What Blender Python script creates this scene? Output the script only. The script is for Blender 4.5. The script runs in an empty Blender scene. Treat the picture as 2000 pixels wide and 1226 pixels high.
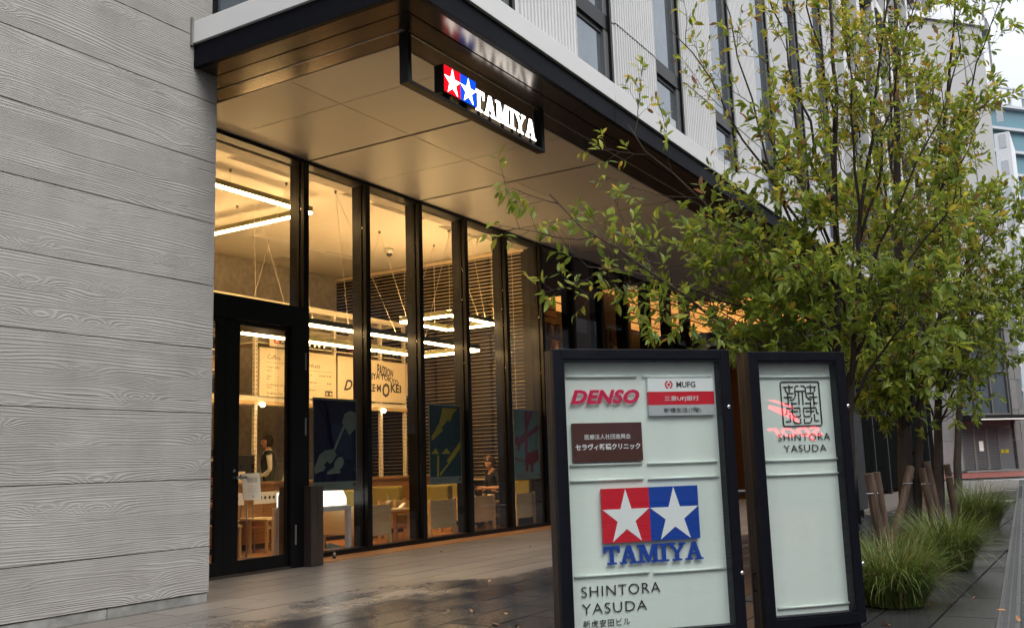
import bpy, bmesh, math, random
import numpy as np
from mathutils import Vector, Matrix

random.seed(7)
rng = np.random.default_rng(7)
SC = bpy.context.scene
COL = SC.collection
PI = math.pi

# ------------------------------------------------------------------ camera
# X runs along the shop front (receding to the right), Y into the building, Z up
F_PX, YAW, PITCH, ROLL, EYE = 1882.27, math.radians(31.346), math.radians(8.9586), math.radians(-1.8394), 1.15
_f = np.array([math.cos(PITCH)*math.cos(YAW), math.cos(PITCH)*math.sin(YAW), math.sin(PITCH)])
_r = np.array([math.sin(YAW), -math.cos(YAW), 0.0])
_u = np.cross(_r, _f)
_c, _s = math.cos(ROLL), math.sin(ROLL)
CR, CU, CF = _c*_r + _s*_u, -_s*_r + _c*_u, _f
cam_d = bpy.data.cameras.new('camera')
cam = bpy.data.objects.new('camera', cam_d)
COL.objects.link(cam)
cam_d.sensor_width = 36.0
cam_d.lens = F_PX/2000*36
cam_d.clip_end = 3000
cam_d.clip_start = 0.05
cam.matrix_world = Matrix(((CR[0], CU[0], -CF[0], 0), (CR[1], CU[1], -CF[1], 0), (CR[2], CU[2], -CF[2], EYE), (0, 0, 0, 1)))
SC.camera = cam

def ray(px, py):
    return CR*((px-1000)/F_PX) - CU*((py-613)/F_PX) + CF
def at(px, py, ax, val):
    """point of the real plane (axis = val) seen at a photo pixel"""
    d = ray(px, py); o = np.array([0, 0, EYE]); t = (val-o[ax])/d[ax]
    return Vector(o + t*d)

# ------------------------------------------------------------------ world, sun, exposure
world = bpy.data.worlds.new('World')
SC.world = world
world.use_nodes = True
wn, wl = world.node_tree.nodes, world.node_tree.links
wn.clear()
SUN_EL, SUN_AZ = math.radians(48), math.radians(200)
sky = wn.new('ShaderNodeTexSky'); sky.sky_type = 'NISHITA'; sky.sun_disc = False
sky.sun_elevation = SUN_EL; sky.sun_rotation = SUN_AZ
sky.air_density = 1.6; sky.dust_density = 5.0; sky.ozone_density = 1.0
hsv = wn.new('ShaderNodeHueSaturation'); hsv.inputs['Saturation'].default_value = 0.13
tcw = wn.new('ShaderNodeTexCoord')
mpw = wn.new('ShaderNodeMapping'); mpw.inputs['Scale'].default_value = (1.6, 1.6, 4.0)
cn = wn.new('ShaderNodeTexNoise'); cn.inputs['Scale'].default_value = 1.3; cn.inputs['Detail'].default_value = 6; cn.inputs['Roughness'].default_value = 0.55
crw = wn.new('ShaderNodeValToRGB')
crw.color_ramp.elements[0].position = 0.3; crw.color_ramp.elements[0].color = (0.72, 0.75, 0.82, 1)
crw.color_ramp.elements[1].position = 0.72; crw.color_ramp.elements[1].color = (1.06, 1.05, 1.04, 1)
cloudmix = wn.new('ShaderNodeMix'); cloudmix.data_type = 'RGBA'; cloudmix.blend_type = 'MIX'
cloudmix.inputs['Factor'].default_value = 0.62
cloudmix.inputs['B'].default_value = (8.6, 8.75, 9.0, 1)
mulw = wn.new('ShaderNodeMix'); mulw.data_type = 'RGBA'; mulw.blend_type = 'MULTIPLY'; mulw.inputs['Factor'].default_value = 1.0
bg = wn.new('ShaderNodeBackground'); bg.inputs['Strength'].default_value = 0.14
wo = wn.new('ShaderNodeOutputWorld')
wl.new(sky.outputs[0], hsv.inputs['Color'])
wl.new(hsv.outputs[0], cloudmix.inputs['A'])
wl.new(tcw.outputs['Generated'], mpw.inputs[0]); wl.new(mpw.outputs[0], cn.inputs['Vector'])
wl.new(cn.outputs['Fac'], crw.inputs[0])
wl.new(cloudmix.outputs['Result'], mulw.inputs['A']); wl.new(crw.outputs[0], mulw.inputs['B'])
# overcast sky: three times brighter overhead than at the horizon
sepw = wn.new('ShaderNodeSeparateXYZ'); wl.new(tcw.outputs['Generated'], sepw.inputs[0])
mxz = wn.new('ShaderNodeMath'); mxz.operation = 'MAXIMUM'; mxz.inputs[1].default_value = 0.0; wl.new(sepw.outputs['Z'], mxz.inputs[0])
cie = wn.new('ShaderNodeMath'); cie.operation = 'MULTIPLY_ADD'; cie.inputs[1].default_value = 0.78; cie.inputs[2].default_value = 0.39; wl.new(mxz.outputs[0], cie.inputs[0])
scw = wn.new('ShaderNodeVectorMath'); scw.operation = 'SCALE'; wl.new(mulw.outputs['Result'], scw.inputs[0]); wl.new(cie.outputs[0], scw.inputs['Scale'])
wl.new(scw.outputs[0], bg.inputs['Color']); wl.new(bg.outputs[0], wo.inputs[0])

sun_d = bpy.data.lights.new('sun', 'SUN'); sun_d.energy = 1.3; sun_d.angle = math.radians(40); sun_d.color = (1, 0.97, 0.93)
sun = bpy.data.objects.new('sun', sun_d); COL.objects.link(sun)
_sd = Vector((math.sin(SUN_AZ)*math.cos(SUN_EL), math.cos(SUN_AZ)*math.cos(SUN_EL), math.sin(SUN_EL)))
sun.rotation_euler = _sd.to_track_quat('Z', 'Y').to_euler()
SC.view_settings.view_transform = 'Standard'
SC.view_settings.look = 'None'
SC.view_settings.gamma = 1.0
SC.view_settings.use_curve_mapping = False
SC.view_settings.exposure = 0.95
cy = SC.cycles
cy.use_denoising = True
cy.max_bounces = 10; cy.diffuse_bounces = 4; cy.glossy_bounces = 4; cy.transmission_bounces = 6; cy.transparent_max_bounces = 24
cy.caustics_reflective = False; cy.caustics_refractive = False
cy.sample_clamp_indirect = 2.5

# ------------------------------------------------------------------ materials
MAT = {}
def newmat(name):
    m = bpy.data.materials.new(name); m.use_nodes = True
    m.node_tree.nodes.clear()
    return m, m.node_tree.nodes, m.node_tree.links
def pmat(name, col, rough=0.5, metal=0.0, var=0.12, scale=6.0, bump=0.0, bscale=60.0, rvar=0.1, stretch=(1, 1, 1), spec=0.5, objvar=0.0, coat=0.0, emit=None, estr=0.0):
    """a principled material with noise in colour, roughness and (if asked) relief"""
    m, n, l = newmat(name)
    o = n.new('ShaderNodeOutputMaterial'); p = n.new('ShaderNodeBsdfPrincipled')
    l.new(p.outputs[0], o.inputs[0])
    p.inputs['Metallic'].default_value = metal; p.inputs['Specular IOR Level'].default_value = spec
    p.inputs['Coat Weight'].default_value = coat
    tc = n.new('ShaderNodeTexCoord'); mp = n.new('ShaderNodeMapping'); mp.inputs['Scale'].default_value = stretch
    l.new(tc.outputs['Object'], mp.inputs[0])
    nz = n.new('ShaderNodeTexNoise'); nz.inputs['Scale'].default_value = scale; nz.inputs['Detail'].default_value = 5
    l.new(mp.outputs[0], nz.inputs['Vector'])
    mr = n.new('ShaderNodeMapRange'); mr.inputs['From Min'].default_value = 0.25; mr.inputs['From Max'].default_value = 0.75
    mr.inputs['To Min'].default_value = 1-var; mr.inputs['To Max'].default_value = 1+var
    l.new(nz.outputs['Fac'], mr.inputs['Value'])
    src = mr.outputs[0]
    if objvar:
        oi = n.new('ShaderNodeObjectInfo'); m2 = n.new('ShaderNodeMapRange')
        m2.inputs['To Min'].default_value = 1-objvar; m2.inputs['To Max'].default_value = 1+objvar
        l.new(oi.outputs['Random'], m2.inputs['Value'])
        mm = n.new('ShaderNodeMath'); mm.operation = 'MULTIPLY'; l.new(src, mm.inputs[0]); l.new(m2.outputs[0], mm.inputs[1]); src = mm.outputs[0]
    vm = n.new('ShaderNodeVectorMath'); vm.operation = 'SCALE'; vm.inputs[0].default_value = col[:3]
    l.new(src, vm.inputs['Scale']); l.new(vm.outputs[0], p.inputs['Base Color'])
    m3 = n.new('ShaderNodeMapRange'); m3.inputs['To Min'].default_value = max(0.02, rough-rvar); m3.inputs['To Max'].default_value = min(1, rough+rvar)
    l.new(nz.outputs['Fac'], m3.inputs['Value']); l.new(m3.outputs[0], p.inputs['Roughness'])
    if bump:
        nb = n.new('ShaderNodeTexNoise'); nb.inputs['Scale'].default_value = bscale; nb.inputs['Detail'].default_value = 4
        l.new(mp.outputs[0], nb.inputs['Vector'])
        b = n.new('ShaderNodeBump'); b.inputs['Strength'].default_value = 0.6; b.inputs['Distance'].default_value = bump
        l.new(nb.outputs['Fac'], b.inputs['Height']); l.new(b.outputs[0], p.inputs['Normal'])
    if emit:
        p.inputs['Emission Color'].default_value = (*emit, 1); p.inputs['Emission Strength'].default_value = estr
    MAT[name] = m
    return m
def emat(name, col, s):
    m, n, l = newmat(name)
    o = n.new('ShaderNodeOutputMaterial'); e = n.new('ShaderNodeEmission')
    e.inputs[0].default_value = (*col, 1); e.inputs[1].default_value = s
    l.new(e.outputs[0], o.inputs[0]); MAT[name] = m; return m
def glassmat(name, tint, ior=1.5, rough=0.0, streak=0.0):
    m, n, l = newmat(name)
    o = n.new('ShaderNodeOutputMaterial'); mx = n.new('ShaderNodeMixShader')
    tr = n.new('ShaderNodeBsdfTransparent'); tr.inputs[0].default_value = (*tint, 1)
    gl = n.new('ShaderNodeBsdfGlossy'); gl.inputs['Roughness'].default_value = rough; gl.inputs[0].default_value = (0.95, 0.97, 1, 1)
    fr = n.new('ShaderNodeFresnel'); ge = n.new('ShaderNodeNewGeometry'); im = n.new('ShaderNodeMix')
    im.inputs['A'].default_value = ior; im.inputs['B'].default_value = 1/ior      # same reflectance on both faces of the sheet
    l.new(ge.outputs['Backfacing'], im.inputs['Factor']); l.new(im.outputs['Result'], fr.inputs[0])
    l.new(fr.outputs[0], mx.inputs[0]); l.new(tr.outputs[0], mx.inputs[1]); l.new(gl.outputs[0], mx.inputs[2]); l.new(mx.outputs[0], o.inputs[0])
    MAT[name] = m; return m

def board_concrete():
    """grey concrete cast against coarse wooden boards: the grain and the knots stand proud as fine relief"""
    m, n, l = newmat('board_concrete')
    o = n.new('ShaderNodeOutputMaterial'); p = n.new('ShaderNodeBsdfPrincipled'); l.new(p.outputs[0], o.inputs[0])
    tc = n.new('ShaderNodeTexCoord'); oi = n.new('ShaderNodeObjectInfo')
    def math_(op, a, b=None, c=None):
        k = n.new('ShaderNodeMath'); k.operation = op
        for i, q in enumerate((a, b, c)):
            if q is None: continue
            if isinstance(q, (int, float)): k.inputs[i].default_value = q
            else: l.new(q, k.inputs[i])
        return k.outputs[0]
    sep = n.new('ShaderNodeSeparateXYZ'); l.new(tc.outputs['Object'], sep.inputs[0])
    X = math_('ADD', sep.outputs['X'], math_('MULTIPLY', oi.outputs['Random'], 9.0))
    Z = sep.outputs['Z']
    row = math_('MULTIPLY', oi.outputs['Random'], 37.0)
    def vec(x, z, w=None):
        k = n.new('ShaderNodeCombineXYZ'); l.new(x, k.inputs[0]) ; l.new(z, k.inputs[2])
        if w is not None: l.new(w, k.inputs[1])
        return k.outputs[0]
    def noise(v, s, d=2, r=0.5):
        k = n.new('ShaderNodeTexNoise'); k.inputs['Scale'].default_value = s; k.inputs['Detail'].default_value = d; k.inputs['Roughness'].default_value = r
        l.new(v, k.inputs['Vector']); return k.outputs['Fac']
    # board strips within the panel, each with its own grain offset
    strip = math_('FLOOR', math_('DIVIDE', math_('ADD', Z, math_('MULTIPLY', math_('SUBTRACT', noise(vec(math_('MULTIPLY', X, 0.0), Z), 1.0, 0), 0.5), 0.02)), 0.205))
    w = math_('ADD', row, math_('MULTIPLY', strip, 3.7))
    v1 = vec(math_('MULTIPLY', X, 0.42), math_('MULTIPLY', Z, 3.4), w)
    big = math_('SUBTRACT', noise(v1, 1.0, 2, 0.45), 0.5)
    v2 = vec(math_('MULTIPLY', X, 0.95), math_('MULTIPLY', Z, 11.0), w)
    mid = math_('SUBTRACT', noise(v2, 1.0, 2, 0.5), 0.5)
    # knots: sparse voronoi centres, elongated along the board, that bend the grain round themselves
    vo = n.new('ShaderNodeTexVoronoi'); vo.feature = 'F1'; vo.inputs['Scale'].default_value = 1.0; vo.inputs['Randomness'].default_value = 1.0
    l.new(vec(math_('MULTIPLY', X, 1.15), math_('MULTIPLY', Z, 4.4), row), vo.inputs['Vector'])
    d = vo.outputs['Distance']
    kn = math_('POWER', 2.718, math_('MULTIPLY', math_('MULTIPLY', d, d), -22.0))
    phase = math_('ADD', math_('ADD', math_('MULTIPLY', Z, 42.0), math_('MULTIPLY', big, 9.0)), math_('ADD', math_('MULTIPLY', mid, 1.0), math_('MULTIPLY', kn, 5.0)))
    s = math_('SINE', math_('MULTIPLY', phase, 6.2832))
    ridge = math_('POWER', math_('MULTIPLY_ADD', s, 0.5, 0.5), 1.7)
    comb = math_('SINE', math_('MULTIPLY', math_('ADD', math_('MULTIPLY', Z, 62.0), math_('ADD', math_('MULTIPLY', big, 9.0), math_('MULTIPLY', mid, 2.5))), 6.2832))
    fine = noise(vec(math_('MULTIPLY', X, 9.0), math_('MULTIPLY', Z, 160.0), w), 1.0, 2)
    amp = n.new('ShaderNodeMapRange'); amp.inputs['From Min'].default_value = 0.35; amp.inputs['From Max'].default_value = 0.65; amp.inputs['To Min'].default_value = 0.12; amp.inputs['To Max'].default_value = 1.0
    l.new(noise(vec(math_('MULTIPLY', X, 0.35), math_('MULTIPLY', Z, 4.2), w), 1.3, 1), amp.inputs['Value'])
    h = math_('ADD', math_('MULTIPLY', ridge, amp.outputs[0]), math_('ADD', math_('MULTIPLY', comb, 0.16), math_('MULTIPLY', fine, 0.5)))
    h = math_('ADD', h, math_('MULTIPLY', big, 2.2))
    b = n.new('ShaderNodeBump'); b.inputs['Strength'].default_value = 0.8; b.inputs['Distance'].default_value = 0.0043
    l.new(h, b.inputs['Height']); l.new(b.outputs[0], p.inputs['Normal'])
    st = noise(vec(math_('MULTIPLY', X, 1.2), math_('MULTIPLY', Z, 0.9), w), 1.4, 5, 0.6)
    cr = n.new('ShaderNodeValToRGB')
    cr.color_ramp.elements[0].position = 0.3; cr.color_ramp.elements[0].color = (0.302, 0.287, 0.267, 1)
    cr.color_ramp.elements[1].position = 0.7; cr.color_ramp.elements[1].color = (0.412, 0.397, 0.374, 1)
    stv = noise(vec(math_('MULTIPLY', X, 3.2), math_('MULTIPLY', Z, 0.25)), 1.0, 4, 0.6)
    l.new(math_('ADD', math_('ADD', math_('MULTIPLY', st, 0.72), math_('MULTIPLY', stv, 0.28)), math_('MULTIPLY', math_('SUBTRACT', oi.outputs['Random'], 0.5), 0.22)), cr.inputs[0])
    # tone follows the relief: a little paler on the ridges, darker in the grain
    mx = n.new('ShaderNodeMix'); mx.data_type = 'RGBA'; mx.blend_type = 'MULTIPLY'; mx.inputs['Factor'].default_value = 1.0
    cc = n.new('ShaderNodeMapRange'); cc.inputs['To Min'].default_value = 0.82; cc.inputs['To Max'].default_value = 1.08
    l.new(math_('ADD', math_('MULTIPLY', math_('MULTIPLY', ridge, amp.outputs[0]), 0.7), math_('MULTIPLY', fine, 0.3)), cc.inputs['Value'])
    l.new(cr.outputs[0], mx.inputs['A']); l.new(cc.outputs[0], mx.inputs['B']); l.new(mx.outputs['Result'], p.inputs['Base Color'])
    p.inputs['Roughness'].default_value = 0.78
    MAT['board_concrete'] = m

def paving_mat(name, dry, wet, edge=5.75, slab=True):
    """stone paving: dry under the canopy, rained wet in front of it, with an uneven tide line"""
    m, n, l = newmat(name)
    o = n.new('ShaderNodeOutputMaterial'); p = n.new('ShaderNodeBsdfPrincipled'); l.new(p.outputs[0], o.inputs[0])
    ge = n.new('ShaderNodeNewGeometry'); oi = n.new('ShaderNodeObjectInfo')
    sep = n.new('ShaderNodeSeparateXYZ'); l.new(ge.outputs['Position'], sep.inputs[0])
    def noise(s, d, r=0.55, st=(1, 1, 1)):
        mp = n.new('ShaderNodeMapping'); mp.inputs['Scale'].default_value = st; l.new(ge.outputs['Position'], mp.inputs[0])
        k = n.new('ShaderNodeTexNoise'); k.inputs['Scale'].default_value = s; k.inputs['Detail'].default_value = d; k.inputs['Roughness'].default_value = r
        l.new(mp.outputs[0], k.inputs['Vector']); return k.outputs['Fac']
    def M(op, a, b):
        k = n.new('ShaderNodeMath'); k.operation = op
        for i, q in enumerate((a, b)):
            if isinstance(q, (int, float)): k.inputs[i].default_value = q
            else: l.new(q, k.inputs[i])
        return k.outputs[0]
    blot = M('ADD', M('MULTIPLY', M('SUBTRACT', noise(0.9, 4, 0.6), 0.5), 2.6), M('MULTIPLY', M('SUBTRACT', noise(7.0, 5, 0.65, (0.35, 1, 1)), 0.5), 0.8))
    t = M('ADD', M('ADD', M('SUBTRACT', sep.outputs['Y'], edge), M('MULTIPLY', M('SUBTRACT', sep.outputs['X'], 8.0), 0.13)), M('ADD', blot, M('MULTIPLY', M('SUBTRACT', oi.outputs['Random'], 0.5), 0.55)))
    wetf = n.new('ShaderNodeMapRange'); wetf.interpolation_type = 'SMOOTHSTEP'
    wetf.inputs['From Min'].default_value = 0.55; wetf.inputs['From Max'].default_value = -0.45
    l.new(t, wetf.inputs['Value'])
    grain = noise(38, 4, 0.6, (0.5, 1, 1)); sp = noise(230, 2)
    mul = M('ADD', M('ADD', M('MULTIPLY', grain, 0.5), M('MULTIPLY', sp, 0.35)), 0.57)
    rnd = M('ADD', M('MULTIPLY', oi.outputs['Random'], 0.24), 0.88)
    mul = M('MULTIPLY', mul, rnd)
    mc = n.new('ShaderNodeMix'); mc.data_type = 'RGBA'; l.new(wetf.outputs[0], mc.inputs['Factor'])
    mc.inputs['A'].default_value = (*dry, 1); mc.inputs['B'].default_value = (*wet, 1)
    vm = n.new('ShaderNodeVectorMath'); vm.operation = 'SCALE'; l.new(mc.outputs['Result'], vm.inputs[0]); l.new(mul, vm.inputs['Scale'])
    l.new(vm.outputs[0], p.inputs['Base Color'])
    # standing film of water in the low spots
    pud = n.new('ShaderNodeMapRange'); pud.interpolation_type = 'SMOOTHSTEP'; pud.inputs['From Min'].default_value = 0.40; pud.inputs['From Max'].default_value = 0.58
    pud.inputs['To Min'].default_value = 0.05; pud.inputs['To Max'].default_value = 0.22
    l.new(M('ADD', M('MULTIPLY', noise(1.7, 4, 0.6), 0.7), M('MULTIPLY', grain, 0.3)), pud.inputs['Value'])
    mr = n.new('ShaderNodeMix'); l.new(wetf.outputs[0], mr.inputs['Factor']); mr.inputs['A'].default_value = 0.34; l.new(pud.outputs[0], mr.inputs['B'])
    l.new(mr.outputs['Result'], p.inputs['Roughness'])
    b = n.new('ShaderNodeBump'); b.inputs['Strength'].default_value = 0.5; b.inputs['Distance'].default_value = 0.0022
    l.new(M('ADD', grain, M('MULTIPLY', sp, 0.4)), b.inputs['Height']); l.new(b.outputs[0], p.inputs['Normal'])
    MAT[name] = m

def leafmat(name, trans=0.48):
    m, n, l = newmat(name)
    o = n.new('ShaderNodeOutputMaterial'); a = n.new('ShaderNodeAttribute'); a.attribute_name = 'tone'
    p = n.new('ShaderNodeBsdfPrincipled'); p.inputs['Roughness'].default_value = 0.42; p.inputs['Specular IOR Level'].default_value = 0.45
    t = n.new('ShaderNodeBsdfTranslucent'); mx = n.new('ShaderNodeMixShader'); mx.inputs[0].default_value = trans
    g = n.new('ShaderNodeHueSaturation'); g.inputs['Value'].default_value = 1.5; g.inputs['Hue'].default_value = 0.49
    l.new(a.outputs['Color'], p.inputs['Base Color']); l.new(a.outputs['Color'], g.inputs['Color']); l.new(g.outputs[0], t.inputs[0])
    l.new(p.outputs[0], mx.inputs[1]); l.new(t.outputs[0], mx.inputs[2]); l.new(mx.outputs[0], o.inputs[0])
    MAT[name] = m

board_concrete()
paving_mat('paving_stone', (0.195, 0.173, 0.153), (0.055, 0.054, 0.056))
leafmat('leaf_surface'); leafmat('grass_surface', 0.3)
pmat('plinth_concrete', (0.25, 0.25, 0.235), 0.7, var=0.35, scale=7, bump=0.004, bscale=30, objvar=0.08)
pmat('joint_dark', (0.03, 0.03, 0.03), 0.9)
pmat('white_metal', (0.60, 0.60, 0.595), 0.42, var=0.04, scale=2, objvar=0.02)
pmat('white_cladding', (0.585, 0.585, 0.585), 0.45, var=0.05, scale=1.2, stretch=(1, 1, 0.25), objvar=0.03)
pmat('black_metal', (0.008, 0.008, 0.01), 0.4, metal=0.0, var=0.2, scale=4, objvar=0.1)
pmat('fascia_black', (0.0055, 0.006, 0.009), 0.5, var=0.12, scale=1.5, objvar=0.1, spec=0.05)
pmat('bronze_gloss', (0.085, 0.066, 0.05), 0.2, metal=0.75, var=0.1, scale=1.0, rvar=0.03, spec=0.6)
pmat('trim_metal', (0.32, 0.30, 0.28), 0.35, metal=0.7)
pmat('soffit_panel', (0.375, 0.375, 0.38), 0.44, metal=0.12, var=0.03, scale=1.0, rvar=0.04, objvar=0.035)
pmat('frame_black', (0.0045, 0.0045, 0.005), 0.34, var=0.2, scale=3, rvar=0.06, spec=0.22)
pmat('bronze_post', (0.085, 0.066, 0.055), 0.34, metal=0.6, var=0.12, stretch=(6, 6, 0.5))
pmat('window_grey', (0.10, 0.105, 0.11), 0.4, var=0.05)
glassmat('shop_glass', (0.94, 0.945, 0.94), 1.30)
glassmat('case_glass', (0.95, 0.965, 0.955), 1.5)
pmat('upper_glass', (0.17, 0.20, 0.23), 0.05, metal=0.6, var=0.1, rvar=0.03)
pmat('tinted_glass', (0.008, 0.009, 0.009), 0.4, var=0.3, rvar=0.1, spec=0.0)
pmat('sign_panel', (0.74, 0.80, 0.76), 0.36, var=0.035, scale=1.6, stretch=(5, 1, 0.6), rvar=0.15)
pmat('sign_rail', (0.72, 0.79, 0.75), 0.35, var=0.02)
pmat('sign_frame', (0.0035, 0.0042, 0.0075), 0.4, var=0.25, scale=8, rvar=0.1, stretch=(1, 1, 4), spec=0.2, bump=0.0012, bscale=170)
pmat('sign_side', (0.04, 0.027, 0.021), 0.33, metal=0.3, var=0.15, stretch=(4, 4, 0.4))
pmat('chrome', (0.7, 0.7, 0.7), 0.12, metal=1.0)
pmat('print_red', (0.62, 0.012, 0.03), 0.35, var=0.02); pmat('print_crimson', (0.62, 0.012, 0.075), 0.35, var=0.02)
pmat('print_blue', (0.006, 0.055, 0.36), 0.35, var=0.02); pmat('print_white', (0.83, 0.84, 0.86), 0.35, var=0.01)
pmat('print_black', (0.012, 0.012, 0.015), 0.4, var=0.02); pmat('print_brown', (0.075, 0.025, 0.02), 0.35, var=0.03)
pmat('print_grey', (0.46, 0.47, 0.49), 0.35, var=0.01); pmat('print_ink', (0.05, 0.045, 0.04), 0.5)
emat('lit_white', (1.0, 0.97, 0.92), 3.0); emat('lit_red', (1.0, 0.008, 0.02), .55); emat('lit_blue', (0.008, 0.10, 1.0), .55)
emat('led_strip', (1.0, 0.62, 0.25), 28.0); emat('led_up', (1.0, 0.61, 0.24), 34.0)
emat('led_bulb', (1.0, 0.85, 0.55), 9.0)
emat('lightbox', (1.0, 0.97, 0.88), 1.7)
def lumwood():
    m, n, l = newmat('luminous_wood'); o = n.new('ShaderNodeOutputMaterial'); e = n.new('ShaderNodeEmission'); tc = n.new('ShaderNodeTexCoord'); oi = n.new('ShaderNodeObjectInfo')
    mp = n.new('ShaderNodeMapping'); mp.inputs['Scale'].default_value = (0.7, 9, 1); nz = n.new('ShaderNodeTexNoise'); nz.inputs['Scale'].default_value = 2.2; nz.inputs['Detail'].default_value = 5
    l.new(tc.outputs['Object'], mp.inputs[0]); l.new(mp.outputs[0], nz.inputs['Vector'])
    a = n.new('ShaderNodeMath'); a.operation = 'MULTIPLY_ADD'; a.inputs[1].default_value = 0.5; l.new(nz.outputs['Fac'], a.inputs[0]); b = n.new('ShaderNodeMath'); b.operation = 'MULTIPLY_ADD'; b.inputs[1].default_value = 0.22; b.inputs[2].default_value = 0.22
    l.new(oi.outputs['Random'], b.inputs[0]); l.new(b.outputs[0], a.inputs[2]); l.new(a.outputs[0], e.inputs[1]); e.inputs[0].default_value = (1.0, 0.42, 0.10, 1); l.new(e.outputs[0], o.inputs[0]); MAT['luminous_wood'] = m
lumwood()
emat('shop_red', (1.0, 0.06, 0.09), 5.0); emat('blue_led', (0.1, 0.2, 1.0), 3.0); emat('signal_red', (1.0, 0.05, 0.04), 4.0)
pmat('ceiling_white', (0.70, 0.655, 0.58), 0.85, var=0.02)
pmat('cafe_floor', (0.42, 0.20, 0.075), 0.35, var=0.18, scale=3, stretch=(0.6, 8, 1))
pmat('back_concrete', (0.36, 0.33, 0.29), 0.8, var=0.22, scale=9, bump=0.003)
pmat('rack_cream', (0.74, 0.67, 0.53), 0.45, var=0.03, objvar=0.03)
pmat('menu_face', (0.80, 0.68, 0.47), 0.5, var=0.015)
pmat('counter_wood', (0.30, 0.165, 0.075), 0.42, var=0.2, scale=4, stretch=(0.5, 1, 9), objvar=0.08)
pmat('chair_wood', (0.56, 0.40, 0.20), 0.42, var=0.12, scale=4, stretch=(1, 1, 9), objvar=0.05)
pmat('olive_fabric', (0.26, 0.215, 0.055), 0.85, var=0.08, bump=0.001, bscale=300)
pmat('table_white', (0.66, 0.64, 0.60), 0.4, var=0.04)
pmat('dark_appliance', (0.02, 0.02, 0.022), 0.3, var=0.2); pmat('steel', (0.5, 0.5, 0.5), 0.25, metal=0.9)
pmat('paper', (0.76, 0.75, 0.71), 0.6, var=0.03); pmat('cup_paper', (0.74, 0.66, 0.50), 0.6)
pmat('blind_slat', (0.60, 0.49, 0.34), 0.42, var=0.1, objvar=0.15)
pmat('dark_wall', (0.02, 0.019, 0.018), 0.45, var=0.2, spec=0.3)
pmat('timber', (0.30, 0.17, 0.075), 0.5, var=0.2, stretch=(1, 1, 6), objvar=0.15)
pmat('timber_dark', (0.15, 0.085, 0.045), 0.5, var=0.2, stretch=(0.4, 1, 5), objvar=0.2)
pmat('bark', (0.038, 0.027, 0.022), 0.85, var=0.4, scale=14, bump=0.006, bscale=40, stretch=(1, 1, 0.4))
pmat('twig_bark', (0.040, 0.024, 0.018), 0.8, var=0.3)
pmat('stake_wood', (0.10, 0.064, 0.046), 0.75, var=0.5, scale=9, bump=0.006, bscale=22, stretch=(3, 3, 0.5), objvar=0.15)
pmat('soil', (0.03, 0.024, 0.018), 0.95, var=0.4, bump=0.02)
pmat('grate_iron', (0.20, 0.20, 0.20), 0.35, metal=0.4); pmat('drain_kerb', (0.10, 0.10, 0.10), 0.35)
pmat('asphalt', (0.045, 0.046, 0.048), 0.3, var=0.25, scale=2.0, bump=0.004, bscale=140, rvar=0.18)
pmat('road_paint', (0.72, 0.72, 0.70), 0.5); pmat('red_paving', (0.22, 0.06, 0.045), 0.4, var=0.15)
pmat('granite', (0.15, 0.153, 0.15), 0.6, var=0.12, scale=3, objvar=0.12)
pmat('tile_grey', (0.34, 0.34, 0.335), 0.6, var=0.06, scale=40)
pmat('shutter_grey', (0.12, 0.115, 0.11), 0.45); pmat('street_metal', (0.012, 0.012, 0.013), 0.4, spec=0.3)
pmat('far_white', (0.62, 0.64, 0.66), 0.6); pmat('net_teal', (0.09, 0.19, 0.235), 0.5, var=0.2, scale=0.2); pmat('far_grey', (0.42, 0.44, 0.47), 0.6)
pmat('crane_paint', (0.26, 0.25, 0.25), 0.5); pmat('hedge_green', (0.045, 0.07, 0.02), 0.8, var=0.5, scale=5)
pmat('skin', (0.62, 0.36, 0.24), 0.5, var=0.05, scale=20); pmat('hair_dark', (0.022, 0.015, 0.012), 0.45); pmat('hair_brown', (0.075, 0.032, 0.018), 0.45)
pmat('cloth_black', (0.014, 0.014, 0.016), 0.8, var=0.2); pmat('cloth_navy', (0.02, 0.024, 0.035), 0.8, var=0.15); pmat('cloth_white', (0.70, 0.68, 0.64), 0.75)
pmat('shoe_sole', (0.6, 0.58, 0.54), 0.6); pmat('shoe_grey', (0.20, 0.24, 0.24), 0.7, var=0.6, scale=40); pmat('lip', (0.38, 0.12, 0.10), 0.5); pmat('eye_dark', (0.02, 0.015, 0.012), 0.2)
pmat('poster_navy', (0.004, 0.006, 0.035), 0.35, spec=0.12, var=0.2); pmat('poster_pale', (0.17, 0.215, 0.19), 0.4, spec=0.12); pmat('poster_teal', (0.012, 0.045, 0.05), 0.35, spec=0.12, var=0.3)
pmat('poster_yellow', (0.36, 0.31, 0.01), 0.4, spec=0.12); pmat('poster_aqua', (0.13, 0.24, 0.22), 0.4, spec=0.12, var=0.1); pmat('poster_wine', (0.20, 0.008, 0.02), 0.4, spec=0.12)
pmat('dry_leaf', (0.34, 0.17, 0.07), 0.7, var=0.4, objvar=0.5)
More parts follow.
